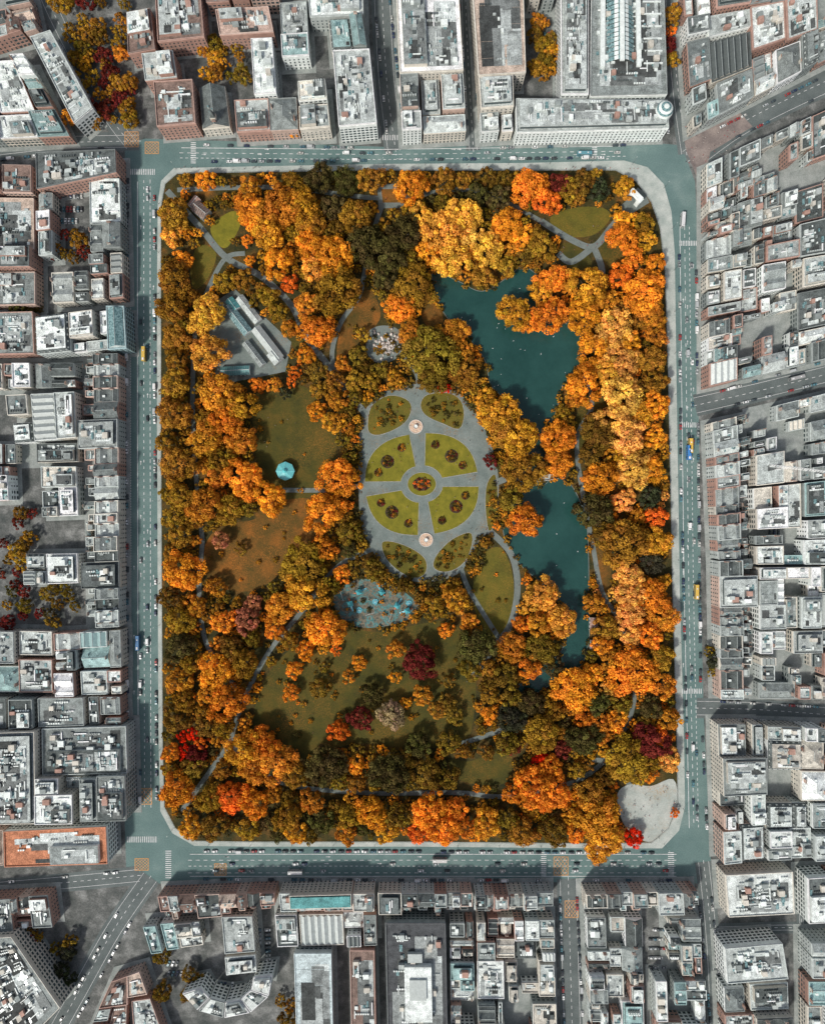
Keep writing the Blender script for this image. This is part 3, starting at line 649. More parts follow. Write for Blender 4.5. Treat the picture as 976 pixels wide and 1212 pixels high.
def bed(name,poly,z,mat):
    sheet(name,poly,z,mat)
    mb=MB(); pl=[W(*p) for p in poly]; A=offs(pl,-.2,True);B=offs(pl,.2,True);n=len(pl)
    for i in range(n): j=(i+1)%n; mb.prism([A[i],A[j],B[j],B[i]],.26,z+.08)
    obj('bed_kerb',mb.mesh('bed_kerb',[M_stone]))
for sx in (-1,1):
    for sy in (-1,1):
        pts=[]
        a,b_,n=67,60,2.5
        for i in range(15):
            t=math.radians(5+80*i/14); u=a*math.cos(t)**(2/n);v=b_*math.sin(t)**(2/n); pts.append((max(u,4.5),max(v,5)))
        for i in range(7):
            t=math.radians(78-66*i/6); pts.append((max(4.5,25*math.cos(t)),max(5,22*math.sin(t))))
        bed('grass_bed',[loc(sx*p[0],sy*p[1]) for p in pts],.31,M_bed)
bed('grass_bed',circ(*loc(0,0),17,14),.31,M_bed); sheet('flower_bed',circ(*loc(0,0),11,8),.33,M_bedsoil)
cb=[[(435,500),(440,480),(460,468),(480,472),(487,482),(482,497),(468,508),(448,515),(437,512)],[(498,476),(506,467),(530,465),(545,474),(549,492),(543,508),(525,502),(507,494),(499,486)],[(452,642),(465,641),(485,648),(500,658),(505,668),(502,680),(488,684),(468,673),(455,658)],[(513,664),(520,652),(535,638),(555,630),(559,640),(553,660),(540,673),(525,677),(514,673)],[(576,572),(586,562),(589,590),(586,618),(578,628),(574,600)]]
for p in cb: bed('grass_bed',catmull(p,True,3),.31,M_lawn)

# ------------------------------------------------------------------ trees
def tree_mesh(name,Rr,Ht,ncl,nl,ls,seed):
    rs=np.random.RandomState(seed); rr=random.Random(seed)
    mb=MB(); th=Ht*.35
    mb.tube((0,0,0),(0,0,th),Rr*.055+.08,Rr*.035+.05,7,1); mb.tube((0,0,th),(0.1,0,Ht*.8),Rr*.035+.05,.04,6,1)
    for k in range(6):
        a=k*1.05+rr.uniform(-.3,.3); z0=th*rr.uniform(.8,1.3); mb.tube((0,0,z0),(math.cos(a)*Rr*.65,math.sin(a)*Rr*.65,z0+Ht*rr.uniform(.15,.35)),Rr*.03+.03,.03,5,1)
    ph=rs.uniform(0,6.28,4)
    def rad(a): return 1+.14*math.sin(2*a+ph[0])+.12*math.sin(3*a+ph[1])+.08*math.sin(5*a+ph[2])
    Vs=[];Cs=[]
    cz=Ht*.55
    for i in range(ncl):
        t=(i+.5)/ncl; a=i*2.39996+rr.uniform(-.4,.4)
        zz=1-1.25*t
        rxy=math.sqrt(max(0,1-min(1,zz*zz)))*.82*rad(a)*rr.uniform(.82,1.1)
        c=np.array([math.cos(a)*rxy*Rr,math.sin(a)*rxy*Rr,cz+zz*(Ht*.44)*rr.uniform(.72,1.15)])
        cr=Rr*rr.uniform(.13,.26)*(1.0 if ncl>12 else 1.5)
        tint=rr.uniform(.55,1.35); hue=rr.uniform(-.14,.14)
        d=rs.normal(size=(nl,3)); d[:,2]=d[:,2]*.9+.25; d/=np.linalg.norm(d,axis=1)[:,None]
        rd=cr*rs.uniform(.72,1.08,size=(nl,1)); pos=c+d*rd
        nrm=d+rs.normal(scale=.4,size=(nl,3)); nrm/=np.linalg.norm(nrm,axis=1)[:,None]
        h=rs.normal(size=(nl,3)); t1=np.cross(nrm,h); t1/=np.linalg.norm(t1,axis=1)[:,None]; t2=np.cross(nrm,t1)
        s=ls*rs.uniform(.6,1.3,size=(nl,1))
        q=np.stack([pos-t1*s*.5-t2*s*.35,pos+t1*s*.5-t2*s*.45,pos+t1*s*.45+t2*s*.45,pos-t1*s*.35+t2*s*.5],axis=1)
        Vs.append(q.reshape(-1,3)); tt=tint*rs.uniform(.72,1.22,size=nl)
        Cs.append(np.stack([tt*(1+hue*.4),tt*(1+hue*1.4),tt*np.ones(nl)],axis=1))
    V_=np.concatenate(Vs);Cc=np.concatenate(Cs);n0=len(mb.v)
    verts=mb.v+[tuple(v) for v in V_.tolist()]; nq=len(V_)//4
    faces=mb.f+[(n0+4*i,n0+4*i+1,n0+4*i+2,n0+4*i+3) for i in range(nq)]
    me=bpy.data.meshes.new(name); me.from_pydata(verts,[],faces); me.materials.append(M_leaf); me.materials.append(M_bark)
    me.polygons.foreach_set('material_index',[1]*len(mb.f)+[0]*nq)
    at=me.attributes.new('Col','FLOAT_COLOR','FACE'); arr=np.ones((len(faces),4),dtype=np.float32); arr[len(mb.f):,:3]=Cc; at.data.foreach_set('color',arr.ravel()); me.update()
    return me
BIG=[tree_mesh('big_crown',13,17,60,105,.85,10+i) for i in range(8)]
MID=[tree_mesh('mid_crown',9,13,38,85,.75,30+i) for i in range(8)]
SML=[tree_mesh('small_crown',5,7.5,20,65,.6,50+i) for i in range(6)]
SHR=[tree_mesh('shrub_crown',2,2.0,8,40,.42,70+i) for i in range(4)]
CO={'O':(.88,.32,.03),'Y':(.88,.44,.06),'L':(.95,.48,.10),'OB':(.66,.285,.03),'B':(.40,.205,.026),'G':(.105,.085,.026),'D':(.05,.052,.028),'R':(.8,.035,.01),'K':(.2,.035,.025),'RO':(.85,.19,.025),'BG':(.24,.142,.022),'W':(.36,.29,.14),'P':(.55,.22,.10)}
NM={'O':'maple_tree','Y':'lime_tree','L':'plane_tree','OB':'plane_tree','B':'oak_tree','BG':'oak_tree','G':'holm_oak_tree','D':'yew_tree','R':'red_maple_tree','RO':'red_maple_tree','K':'copper_beech_tree','W':'birch_tree','P':'cherry_tree'}
placed=[]
def tree(x,y,r,c,check=False,fac=.62):
    if check:
        for (a,b_,q) in placed:
            if (a-x)**2+(b_-y)**2<(fac*(q+r))**2: return False
    placed.append((x,y,r)); rw=r*S
    if rw>10.5: lib,R0=BIG,13
    elif rw>6: lib,R0=MID,9
    elif rw>2.2: lib,R0=SML,5
    else: lib,R0=SHR,2
    sc=rw/R0*1.0; ht={13:17,9:13,5:7.5,2:2}[R0]*min(sc,1.15)
    X,Y=W(x,y,ht*.6); k=R.uniform(.78,1.2); cc=CO[c]
    cc=(min(.95,cc[0]*k),cc[1]*k*R.uniform(.85,1.15),cc[2]*k)
    nm='shrub' if R0==2 else NM[c]
    obj(nm,R.choice(lib),(X,Y,.15),R.uniform(0,6.28),(sc,sc,min(sc,1.15)*R.uniform(.85,1.15)),cc)
    return True
T='''207 255 19 B;203 278 13 Y;207 330 20 B;205 364 19 B;208 400 17 B;209 428 15 B;245 372 22 Y;247 417 22 Y;208 455 18 B;207 490 20 B;262 466 24 OB;284 480 20 OB;268 497 20 O;243 520 21 OB;286 522 18 OB;262 543 16 B;212 550 22 B;288 567 24 O;320 590 20 O;243 598 21 OB;272 603 18 B;218 590 17 B;205 612 15 B;216 634 15 B;219 676 24 O;262 640 11 P;285 650 8 BG
302 250 24 O;330 248 26 OB;358 246 22 OB;368 262 18 B;318 276 20 OB;296 224 15 OB;345 222 17 B;378 212 17 G;410 214 17 G;440 214 16 B;330 312 18 O;368 292 18 O;395 306 26 O;373 318 16 Y;343 336 11 RO;400 345 29 B;376 391 20 O;422 260 21 B;395 245 16 G
432 288 22 G;456 302 24 G;478 276 22 G;455 330 16 G;490 338 26 B;473 365 18 O;487 396 17 OB;511 418 31 BG;536 394 19 OB;512 446 20 BG;551 440 18 B;486 222 20 O;500 262 18 Y;524 275 26 Y;548 256 22 Y;535 308 22 Y;575 294 22 Y;556 282 16 L;600 266 20 O;617 281 16 O;570 325 15 B;590 236 16 G;566 232 15 G;525 216 16 B;627 222 22 O;648 240 16 RO;661 218 14 K;688 218 15 BG;708 226 14 D;738 262 14 O;672 226 14 B
735 282 17 O;748 304 14 O;640 290 18 B;654 330 18 O;640 347 15 OB;608 370 20 OB;650 374 21 O;628 384 12 O;695 340 24 OB;734 326 15 RO;762 346 26 O;690 374 21 O;770 368 18 OB;726 391 24 L;744 408 16 O;702 412 20 O;735 428 21 L;770 426 17 B;690 456 22 O;718 442 18 Y;736 468 24 L;728 498 22 L;742 518 21 L;775 518 14 O;757 490 17 OB;774 452 15 B;776 480 16 O;708 512 22 BG;700 540 16 BG;710 567 22 O;738 592 15 L;750 556 22 L;770 556 17 O;768 588 14 D;776 612 14 RO;702 604 22 G;736 642 29 B;712 632 16 BG;776 640 18 OB;772 664 16 D;745 682 17 L;745 704 17 L;745 726 17 L;745 748 16 L;770 706 22 O;786 732 17 OB;768 752 16 O;748 796 30 O;780 780 17 B;784 812 16 OB;722 782 14 OB;702 714 13 OB
590 490 24 OB;612 516 25 OB;598 508 20 B;576 474 14 OB;660 517 20 O;660 545 19 O;621 558 24 B;620 616 20 O;580 546 9 K;606 592 16 BG;640 705 21 Y;664 734 19 Y;606 766 18 OB;640 768 20 BG;680 816 26 O;626 790 15 O;628 832 17 G;706 832 15 G;655 790 13 G;600 800 16 BG
400 566 24 O;384 606 24 O;412 630 14 BG;360 672 30 B;362 700 24 OB;333 718 19 OB;386 744 23 O;254 795 22 O;270 831 23 O;212 806 16 OB;292 734 16 P;265 736 15 O;214 766 18 G;214 734 17 B;290 784 17 B;256 695 12 OB;245 860 14 BG;300 716 12 P;232 716 14 OB
375 486 12 O;396 500 14 OB;400 474 14 OB;396 452 13 B;378 462 11 B;440 452 11 B;430 396 9 B;468 448 10 OB;420 470 10 BG;405 520 9 BG;412 650 11 G;428 664 9 BG;350 440 9 RO;345 452 7 RO;526 459 8 R;325 455 10 OB;338 466 8 D
362 770 12 O;348 792 11 O;344 820 11 O;425 784 10 O;412 801 9 OB;468 768 12 OB;468 802 8 O;497 783 21 K;400 864 14 RO;427 850 15 K;440 822 14 G;463 846 17 W;379 815 13 BG;500 822 13 OB;528 746 10 O;540 710 16 OB;516 716 12 B;564 764 22 G;556 792 14 BG;575 790 12 B;518 841 11 B;528 830 11 BG;398 770 7 RO;384 790 7 BG;537 848 12 BG;530 806 9 BG;480 832 8 O;382 768 8 OB
290 886 22 OB;326 904 25 OB;312 880 20 O;300 908 18 OB;345 916 17 B;250 944 17 B;274 944 20 RO;300 950 18 O;386 906 24 G;340 966 17 B;211 934 21 O;228 910 16 BG;292 982 14 B;254 978 16 BG;460 915 24 G;502 915 20 BG;496 882 16 G;530 880 15 BG;440 962 20 O;470 965 16 BG;508 960 22 O;524 980 20 O;495 985 14 RO;575 974 18 OB;550 978 14 O;632 930 24 O;654 938 22 O;650 905 14 O;606 940 13 O;600 880 15 BG;606 850 18 D;640 868 22 B;690 874 20 G;665 886 12 K;604 884 12 K;742 900 28 B;705 965 26 OB;712 992 26 OB;700 940 18 B;770 878 22 K;778 870 14 RO;792 850 14 OB;770 836 15 G;750 992 12 R;798 962 6 RO;618 984 17 B;655 984 17 BG;600 968 14 BG;580 845 11 O;228 868 9 R;216 872 7 R;220 888 9 R;234 892 13 K;222 900 9 R;240 880 9 RO;380 972 16 G;415 966 16 B;410 985 14 OB;350 985 14 OB;576 890 10 BG;735 830 14 BG;640 900 12 R'''
for row in T.replace('\n',';').split(';'):
    x,y,r,c=row.split(); tree(float(x),float(y),float(r),c)
P1i=[(x+(6 if x<488 else -6),y+(6 if y<606 else -6)) for x,y in P1]
pathpts=[]
for p in paths: pathpts+= [(a,b_) for a,b_,_ in resample(catmull(p),5)]
def pal(x,y):
    def ch(s): return R.choice(s.split())
    if x>675 and y>300: return ch('O O OB OB B BG L O OB B')
    if x<340 and y<660: return ch('B B OB OB BG B O B OB')
    if y<240: return ch('G BG B OB OB B B')
    if y>830: return ch('G BG BG B B OB BG OB O')
    if x<340: return ch('B BG OB B O BG OB')
    return ch('BG B BG OB B OB O')
cnt=0
for (lo,hi,fac,N,pc) in ((11,16,.74,5000,.6),(7,11,.70,8000,.65),(4,7,.66,9000,.75)):
    for k in range(N):
        x,y=R.uniform(190,803),R.uniform(203,1000); r=R.uniform(lo,hi)
        if not pip(x,y,P1i): continue
        if any(pip(x+dx,y+dy,o_) for o_ in opens for dx,dy in ((0,0),(r*.75,0),(-r*.75,0),(0,r*.75),(0,-r*.75))): continue
        if 205<x<290 and 225<y<300 and r>7: continue
        cl=(r*pc+2)**2
        if any((a-x)**2+(b_-y)**2<cl for a,b_ in pathpts): continue
        if tree(x,y,r,pal(x,y),True,fac=fac): cnt+=1
print('fill',cnt,'total',len(placed))
def shrub(x,y,r,c):
    X,Y=W(x,y); rw=r*S; cc=CO[c]; k=R.uniform(.7,1.3)
    obj('shrub',R.choice(SHR),(X,Y,.2),R.uniform(0,6.28),rw/2,tuple(v*k for v in cc))
for sx,sy in ((-1,-1),(1,-1),(-1,1),(1,1)):
    for (u,v,q) in ((50,18,5),(20,45,5),(38,30,8)):
        x,y=loc(sx*u,sy*v)
        sheet('flower_bed',circ(x,y,q,q,16),.335,M_bedsoil)
        for k in range(int(q*2.2)):
            a=k*2.4; rr_=q*.8*math.sqrt((k+.5)/(q*2.2)); shrub(x+rr_*math.cos(a),y+rr_*math.sin(a),1.7,R.choice(['BG','G','K','BG','OB','G']))
for k in range(16):
    a=k*.39; t=1 if k%2 else .5; x,y=loc(9*t*math.cos(a),6.5*t*math.sin(a)); shrub(x,y,2,R.choice(['OB','RO','K','BG']))
for p in cb:
    cx=sum(a for a,_ in p)/len(p);cy=sum(b_ for _,b_ in p)/len(p)
    for k in range(34):
        t=R.uniform(.1,.8)
        i=R.randrange(len(p)); x=cx+(p[i][0]-cx)*t;y=cy+(p[i][1]-cy)*t; shrub(x,y,R.uniform(1.3,3.4),R.choice(['BG','G','B','G','OB','BG']))
for i in range(0,len(GP)):
    x,y=GP[i]
    if any((a-x)**2+(b_-y)**2<64 for a,b_ in pathpts): continue
    for k in range(5):
        t=1+R.uniform(-.025,.15); shrub(C0[0]+(x-C0[0])*t,C0[1]+(y-C0[1])*t,R.uniform(2.2,5.5),R.choice(['BG','G','B','OB','G','BG']))
for lk in (L1,L2):
    for (x,y) in lk:
        if R.random()<.7: shrub(x+R.uniform(-4,4),y+R.uniform(-4,4),R.uniform(2,5),R.choice(['BG','G','B','OB']))
for i in range(80):
    a=R.uniform(0,6.28); shrub(445+R.uniform(50,60)*math.cos(a),714+R.uniform(28,36)*math.sin(a),R.uniform(2,5),R.choice(['BG','G','B','OB','BG']))
for i in range(14): shrub(445+R.uniform(-35,35),714+R.uniform(-15,15),R.uniform(1.5,3.5),R.choice(['BG','G','OB']))
for i in range(30): shrub(456+R.gauss(0,14),408+R.gauss(0,14),R.uniform(1.5,4),R.choice(['BG','G','OB','B']))
for i in range(300):
    x,y=R.uniform(235,600),R.uniform(380,900)
    if any(pip(x,y,o_) for o_ in (GP,PG,yard,rk,L1,L2)): continue
    if pip(x,y,opens[2]) and R.random()<.8: continue
    shrub(x,y,R.uniform(1.5,4),pal(x,y))
for (x0,y0,x1,y1,n,cs) in ((78,20,160,150,44,'B B BG K OB B'),(0,605,40,740,18,'BG K G B'),(40,695,90,735,8,'BG G K'),(52,275,104,312,9,'K B BG'),(240,50,292,98,12,'B BG OB'),(632,10,655,90,9,'B BG OB'),(0,1060,60,1112,7,'B K BG'),(345,140,360,158,2,'O B'),(786,10,796,75,6,'RO K B'),(20,360,48,372,4,'G'),(66,1110,90,1160,5,'BG D'),(330,1180,350,1212,3,'B BG'),(838,770,848,800,3,'BG D'),(902,700,940,740,4,'B G'),(60,-40,150,15,14,'B BG K'),(190,1130,240,1180,5,'BG')):
    for k in range(n*6):
        if n<=0: break
        x,y=R.uniform(x0,x1),R.uniform(y0,y1)
        if tree(x,y,R.uniform(6,12),R.choice(cs.split()),True,fac=.55): n-=1

# ------------------------------------------------------------------ park structures
def mk_obj(name,fn,x,y,rz=0,sc=1,mats=BM,z=.2,color=None):
    mb=MB(); fn(mb); X,Y=W(x,y); return obj(name,mb.mesh(name,mats),(X,Y,z),rz,sc,color)
def bandstand(mb):
    mb.cone(0,0,0,.9,6.6,6.4,8,WALL,LG)
    for i in range(8):
        a=i*math.pi/4; mb.cone(5.4*math.cos(a),5.4*math.sin(a),.9,4.4,.14,.12,6,PAINT,TEAL)
    mb.cone(0,0,4.4,4.7,7.2,7.2,8,PAINT,(0.10,0.5,0.52)); mb.cone(0,0,4.7,6.6,7.1,1.6,8,PAINT,(0.14,0.5,0.52)); mb.cone(0,0,6.6,7.6,1.3,1.3,8,PAINT,WH); mb.cone(0,0,7.6,9,1.6,0,8,PAINT,(0.12,0.55,0.58))
    for i in range(8):
        a=i*math.pi/4; mb.tube((7.1*math.cos(a),7.1*math.sin(a),4.75),(1.6*math.cos(a),1.6*math.sin(a),6.65),.12,.12,4,PAINT,(0.3,0.65,0.66))
mk_obj('bandstand',bandstand,339,558)
def fountain(mb):
    n=24
    for (r0,r1,z1) in ((5.4,4.9,.6),(2.0,1.7,1.2)):
        for i in range(n):
            a,b_=2*math.pi*i/n,2*math.pi*(i+1)/n
            mb.prism([(r1*math.cos(a),r1*math.sin(a)),(r0*math.cos(a),r0*math.sin(a)),(r0*math.cos(b_),r0*math.sin(b_)),(r1*math.cos(b_),r1*math.sin(b_))],0,z1,WALL,(.6,.55,.5))
    mb.face([(4.9*math.cos(2*math.pi*i/n),4.9*math.sin(2*math.pi*i/n),.4) for i in range(n)],PAINT,(.6,.42,.3))
    mb.cone(0,0,.4,2.2,.5,.3,8,WALL,BEI);mb.cone(0,0,2.2,2.6,.4,1.3,12,WALL,WH)
    for i in range(8):
        a=i*math.pi/4; mb.cone(3.4*math.cos(a),3.4*math.sin(a),.4,1.0,.35,.2,6,WALL,WH)
mk_obj('fountain',fountain,492,505,z=.26);mk_obj('fountain',fountain,504,639,z=.26)
def ghouse(L,Wd,h,c,mat=SKYL):
    def f(mb):
        q=[(-L/2,Wd/2),(L/2,Wd/2),(L/2,-Wd/2),(-L/2,-Wd/2)];P=bil(q)
        mb.prism(q,0,h,WALL,LG); gable(mb,P,0,0,1,1,h,Wd*.3,c,WH,'u',mat)
        n=int(L/1.6)
        for k in range(n+1):
            x=-L/2+L*k/n
            for s_ in (-1,1): mb.tube((x,s_*Wd/2,h+.06),(x,0,h+Wd*.3+.06),.07,.07,4,PAINT,LG)
        mb.tube((-L/2,0,h+Wd*.3+.1),(L/2,0,h+Wd*.3+.1),.15,.15,4,PAINT,WH)
        for k in range(int(L/3)):
            x=-L/2+1.5+3*k
            for s_ in (-1,1): mb.face([(x-.7,s_*(Wd/2+.03),.8),(x+.7,s_*(Wd/2+.03),.8),(x+.7,s_*(Wd/2+.03),h-.4),(x-.7,s_*(Wd/2+.03),h-.4)],GLASS,WH)
    return f
a45=math.radians(-52)
for (x,y,L,w_,c,m) in ((283,380,26,8,WH,SKYL),(296,368,24,7,LG,ROOF),(277,362,10,7,(0.1,.38,.38),PAINT),(318,408,30,8,LG,PAINT),(302,420,22,6,MG,ROOF),(327,424,10,9,LG,ROOF)):
    mk_obj('greenhouse' if m==SKYL else 'park_depot_building',ghouse(L,w_,3.5,c,m),x,y,a45,z=.37)
mk_obj('park_depot_building',ghouse(22,7,3.5,(0.10,.26,.26),PAINT),280,440,.05,z=.37)
mk_obj('gate_lodge',ghouse(12,9,5,BRN,ROOF),240,252,math.radians(-40)); mk_obj('gate_lodge',ghouse(9,6,4,BRK,ROOF),232,242,math.radians(50))
mk_obj('brick_lodge',ghouse(10,6,3.5,BRK,ROOF),701,738,math.radians(88)); mk_obj('brick_lodge',ghouse(8,7,3.5,BRK,ROOF),703,762,0)
def arch(mb):
    for s_ in (-1,1):
        mb.prism([(s_*4-1.6,-1.6),(s_*4+1.6,-1.6),(s_*4+1.6,1.6),(s_*4-1.6,1.6)],0,8,WALL,WH)
    for i in range(8):
        a0,a1=math.pi*i/8,math.pi*(i+1)/8; mb.face([(2.4*math.cos(a0),-1.6,5+2.4*math.sin(a0)),(2.4*math.cos(a1),-1.6,5+2.4*math.sin(a1)),(2.4*math.cos(a1),1.6,5+2.4*math.sin(a1)),(2.4*math.cos(a0),1.6,5+2.4*math.sin(a0))],WALL,WH)
    mb.prism([(-6,-2),(6,-2),(6,2),(-6,2)],8,9,WALL,WH,bottom=True);mb.prism([(-5.2,-1.7),(5.2,-1.7),(5.2,1.7),(-5.2,1.7)],9,10.5,WALL,WH)
mk_obj('triumphal_arch',arch,748,238,math.radians(-45),z=.36)
def rocks(mb):
    r=random.Random(3)
    for i in range(80):
        x,y=r.gauss(0,5.5),r.gauss(0,5.5); mb.cone(x,y,0,r.uniform(.5,2.2),r.uniform(.6,1.7),r.uniform(.2,.9),r.randint(5,7),WALL,jit((.5,.45,.41),r,.4),r.uniform(0,3))
mk_obj('rockery',rocks,456,406,z=.37)
def playtower(mb):
    for x in (-1.2,1.2):
        for y in (-1.2,1.2): mb.tube((x,y,0),(x,y,3.2),.1,.1,6,PAINT,WH)
    mb.prism([(-1.3,-1.3),(1.3,-1.3),(1.3,1.3),(-1.3,1.3)],1.5,1.65,PAINT,(.5,.3,.1),bottom=True); mb.cone(0,0,3.1,4.4,2.3,0,4,PAINT,(.06,.32,.36),math.pi/4)
    for (y0) in (-.45,.45): mb.face([(1.3,y0-.05,1.9),(5,y0-.05,.5),(5,y0+.05,.5),(1.3,y0+.05,1.9)],PAINT,WH)
    mb.face([(1.3,-.45,1.6),(5,-.45,.2),(5,.45,.2),(1.3,.45,1.6)],PAINT,(.1,.5,.6)); mb.tube((-1.3,0,1.6),(-3.2,0,0),.3,.3,5,PAINT,(.7,.2,.1))
def swings(mb):
    for x in (-3,3):
        for y in (-1.1,1.1): mb.tube((x,y,0),(x,0,2.5),.07,.07,5,PAINT,(.1,.4,.5))
    mb.tube((-3,0,2.5),(3,0,2.5),.08,.08,5,PAINT,WH)
    for x in (-1.8,0,1.8):
        for d_ in(-.2,.2): mb.tube((x+d_,0,2.5),(x+d_,0,.55),.02,.02,3,PAINT,DG)
        mb.prism([(x-.25,-.15),(x+.25,-.15),(x+.25,.15),(x-.25,.15)],.5,.56,PAINT,DG,bottom=True)
def roundabout(mb):
    mb.cone(0,0,.15,.3,1.8,1.8,16,PAINT,(.08,.35,.42)); mb.cone(0,0,0,1.0,.15,.12,8,PAINT,WH)
    for i in range(6):
        a=i*1.047; mb.tube((.1,0,.95),(1.6*math.cos(a),1.6*math.sin(a),.3),.04,.04,4,PAINT,WH)
for x,y,a in ((425,700,.4),(452,700,2.2),(482,722,3.5),(470,716,1.0),(415,714,5)): mk_obj('play_tower',playtower,x,y,a,1.25,z=.38)
for x,y,a in ((438,726,.3),(462,730,1.2),(405,705,1.9)): mk_obj('swing_set',swings,x,y,a,1.2,z=.38)
for x,y in ((444,712),(425,722),(484,714)): mk_obj('playground_roundabout',roundabout,x,y,0,1.3,z=.38)
def bench(mb):
    for k in range(4): mb.prism([(-.9,-.25+k*.14),(.9,-.25+k*.14),(.9,-.15+k*.14),(-.9,-.15+k*.14)],.42,.47,PAINT,(.2,.1,.05),bottom=True)
    for k in range(3): mb.prism([(-.9,.3+.03*k),(.9,.3+.03*k),(.9,.34+.03*k),(-.9,.34+.03*k)],.55+.16*k,.67+.16*k,PAINT,(.2,.1,.05),bottom=True)
    for x in (-.8,.8): mb.prism([(x-.04,-.25),(x+.04,-.25),(x+.04,.3),(x-.04,.3)],0,.42,PAINT,DG)
mb=MB();bench(mb);BE=mb.mesh('bench',BM)
for i in range(0,len(GP),3):
    x,y=GP[i];t=.955; X,Y=W(C0[0]+(x-C0[0])*t,C0[1]+(y-C0[1])*t); obj('park_bench',BE,(X,Y,.27),math.atan2(Y-W(*C0)[1],X-W(*C0)[0])-math.pi/2)
def bridge(mb):
    n=10
    for i in range(n):
        a,b_=-11+22*i/n,-11+22*(i+1)/n; za,zb=1.6*math.cos(a/11*1.5)+.2,1.6*math.cos(b_/11*1.5)+.2
        mb.face([(a,-2,za),(b_,-2,zb),(b_,2,zb),(a,2,za)],WALL,LG)
        for y in (-2.1,2.1): mb.face([(a,y,0),(b_,y,0),(b_,y,zb+1),(a,y,za+1)],WALL,BEI); mb.prism([(a,y-.2),(b_,y-.2),(b_,y+.2),(a,y+.2)],max(za,zb)+.9,max(za,zb)+1.1,WALL,BEI,bottom=True)
mk_obj('stone_footbridge',bridge,643,566,.15)

# ------------------------------------------------------------------ vehicles etc
def loft(mb,secs,mat):
    prev=None
    for x,hw,z0,z1,tw in secs:
        ring=[(x,-hw,z0),(x,-hw,z0+(z1-z0)*.6),(x,-tw,z1),(x,tw,z1),(x,hw,z0+(z1-z0)*.6),(x,hw,z0)]
        if prev:
            for i in range(5): mb.face([prev[i],prev[i+1],ring[i+1],ring[i]],mat)
        else: mb.face(ring,mat)
        prev=ring
    mb.face(prev,mat)
mb=MB()
loft(mb,[(-2.15,.78,.3,.75,.6),(-2.0,.88,.25,.95,.75),(-1.0,.9,.25,.98,.8),(1.0,.9,.25,.95,.8),(1.9,.86,.25,.82,.7),(2.15,.72,.3,.65,.55)],0)
secs=[(-1.85,.78,.9,.98,.7),(-1.2,.78,.9,1.42,.62),(.35,.78,.9,1.42,.62),(1.1,.78,.9,.97,.7)]
def cs(s): 
    x,hw,z0,z1,tw=s; return [(x,-hw,z0),(x,-tw,z1),(x,tw,z1),(x,hw,z0)]
rr_=[cs(s) for s in secs]
for i in range(3):
    for j in range(3): mb.face([rr_[i][j],rr_[i][j+1],rr_[i+1][j+1],rr_[i+1][j]],0 if (i==1 and j==1) else 1)
for x in (-1.35,1.35):
    for y in (-.85,.85): mb.tube((x,y-.1,.32),(x,y+.1,.32),.32,.32,10,2); mb.tube((x,y+.1,.32),(x,y-.1,.32),.32,.32,10,2)
for y in (-.6,.6): mb.face([(2.16,y-.15,.6),(2.16,y+.15,.6),(2.12,y+.15,.72),(2.12,y-.15,.72)],3)
CAR=mb.mesh('car',[M_car,M_glass,M_tyre,M_white])
mb=MB(); loft(mb,[(-2.6,.95,.35,2.1,.85),(-2.5,.98,.3,2.25,.88),(1.2,.98,.3,2.25,.88),(1.9,.96,.3,1.5,.85),(2.6,.92,.3,1.1,.75)],0)
mb.face([(1.22,-.8,2.2),(1.22,.8,2.2),(1.92,.78,1.54),(1.92,-.78,1.54)],1)
for x in (-1.7,1.7):
    for y in (-.9,.9): mb.tube((x,y-.1,.36),(x,y+.1,.36),.36,.36,10,2)
VAN=mb.mesh('van',[M_car,M_glass,M_tyre])
mb=MB(); mb.prism([(-5.5,-1.27),(5.5,-1.27),(5.5,1.27),(-5.5,1.27)],.35,4.2,0,bottom=True); loft(mb,[(-5.5,1.27,4.2,4.35,1.1),(5.5,1.27,4.2,4.35,1.1)],0)
for y in (-1.29,1.29):
    for z0 in (1.3,3.0):
        for k in range(7): x=-5+k*1.45; mb.face([(x,y,z0),(x+1.25,y,z0),(x+1.25,y,z0+.9),(x,y,z0+.9)],1)
for x in (-5.52,5.52):
    for z0 in (1.2,3.0): mb.face([(x,-1.1,z0),(x,1.1,z0),(x,1.1,z0+1),(x,-1.1,z0+1)],1)
mb.prism([(-4.8,-.6),(-3,-.6),(-3,.6),(-4.8,.6)],4.35,4.6,3); mb.prism([(2,-.4),(3,-.4),(3,.4),(2,.4)],4.35,4.5,3)
for x in (-3.4,3.4):
    for y in (-1.15,1.15): mb.tube((x,y-.14,.5),(x,y+.14,.5),.5,.5,10,2)
BUS=mb.mesh('double_decker_bus',[M_car,M_glass,M_tyre,M_white])
CC=[(.7,.7,.7),(.75,.76,.76),(.4,.42,.43),(.25,.26,.27),(.03,.03,.035),(.04,.05,.06),(.02,.03,.08),(.3,.03,.03),(.05,.12,.16),(.08,.2,.24),(.5,.5,.48),(.05,.06,.07)]
def cars(p0,p1,prob=.8,step=9.0):
    a=W(*p0);b_=W(*p1);L=math.hypot(b_[0]-a[0],b_[1]-a[1]);ang=math.atan2(b_[1]-a[1],b_[0]-a[0]); st=step*S;t=3
    while t<L-2:
        if R.random()<prob:
            x,y=a[0]+(b_[0]-a[0])*t/L+R.uniform(-.15,.15),a[1]+(b_[1]-a[1])*t/L
            v=R.random()<.08
            obj('van' if v else 'parked_car',VAN if v else CAR,(x,y,.14),ang+(math.pi if R.random()<.2 else 0)+R.uniform(-.02,.02),R.uniform(1.0,1.1),R.choice(CC[:3]) if v else R.choice(CC))
        t+=st*R.uniform(.95,1.15)
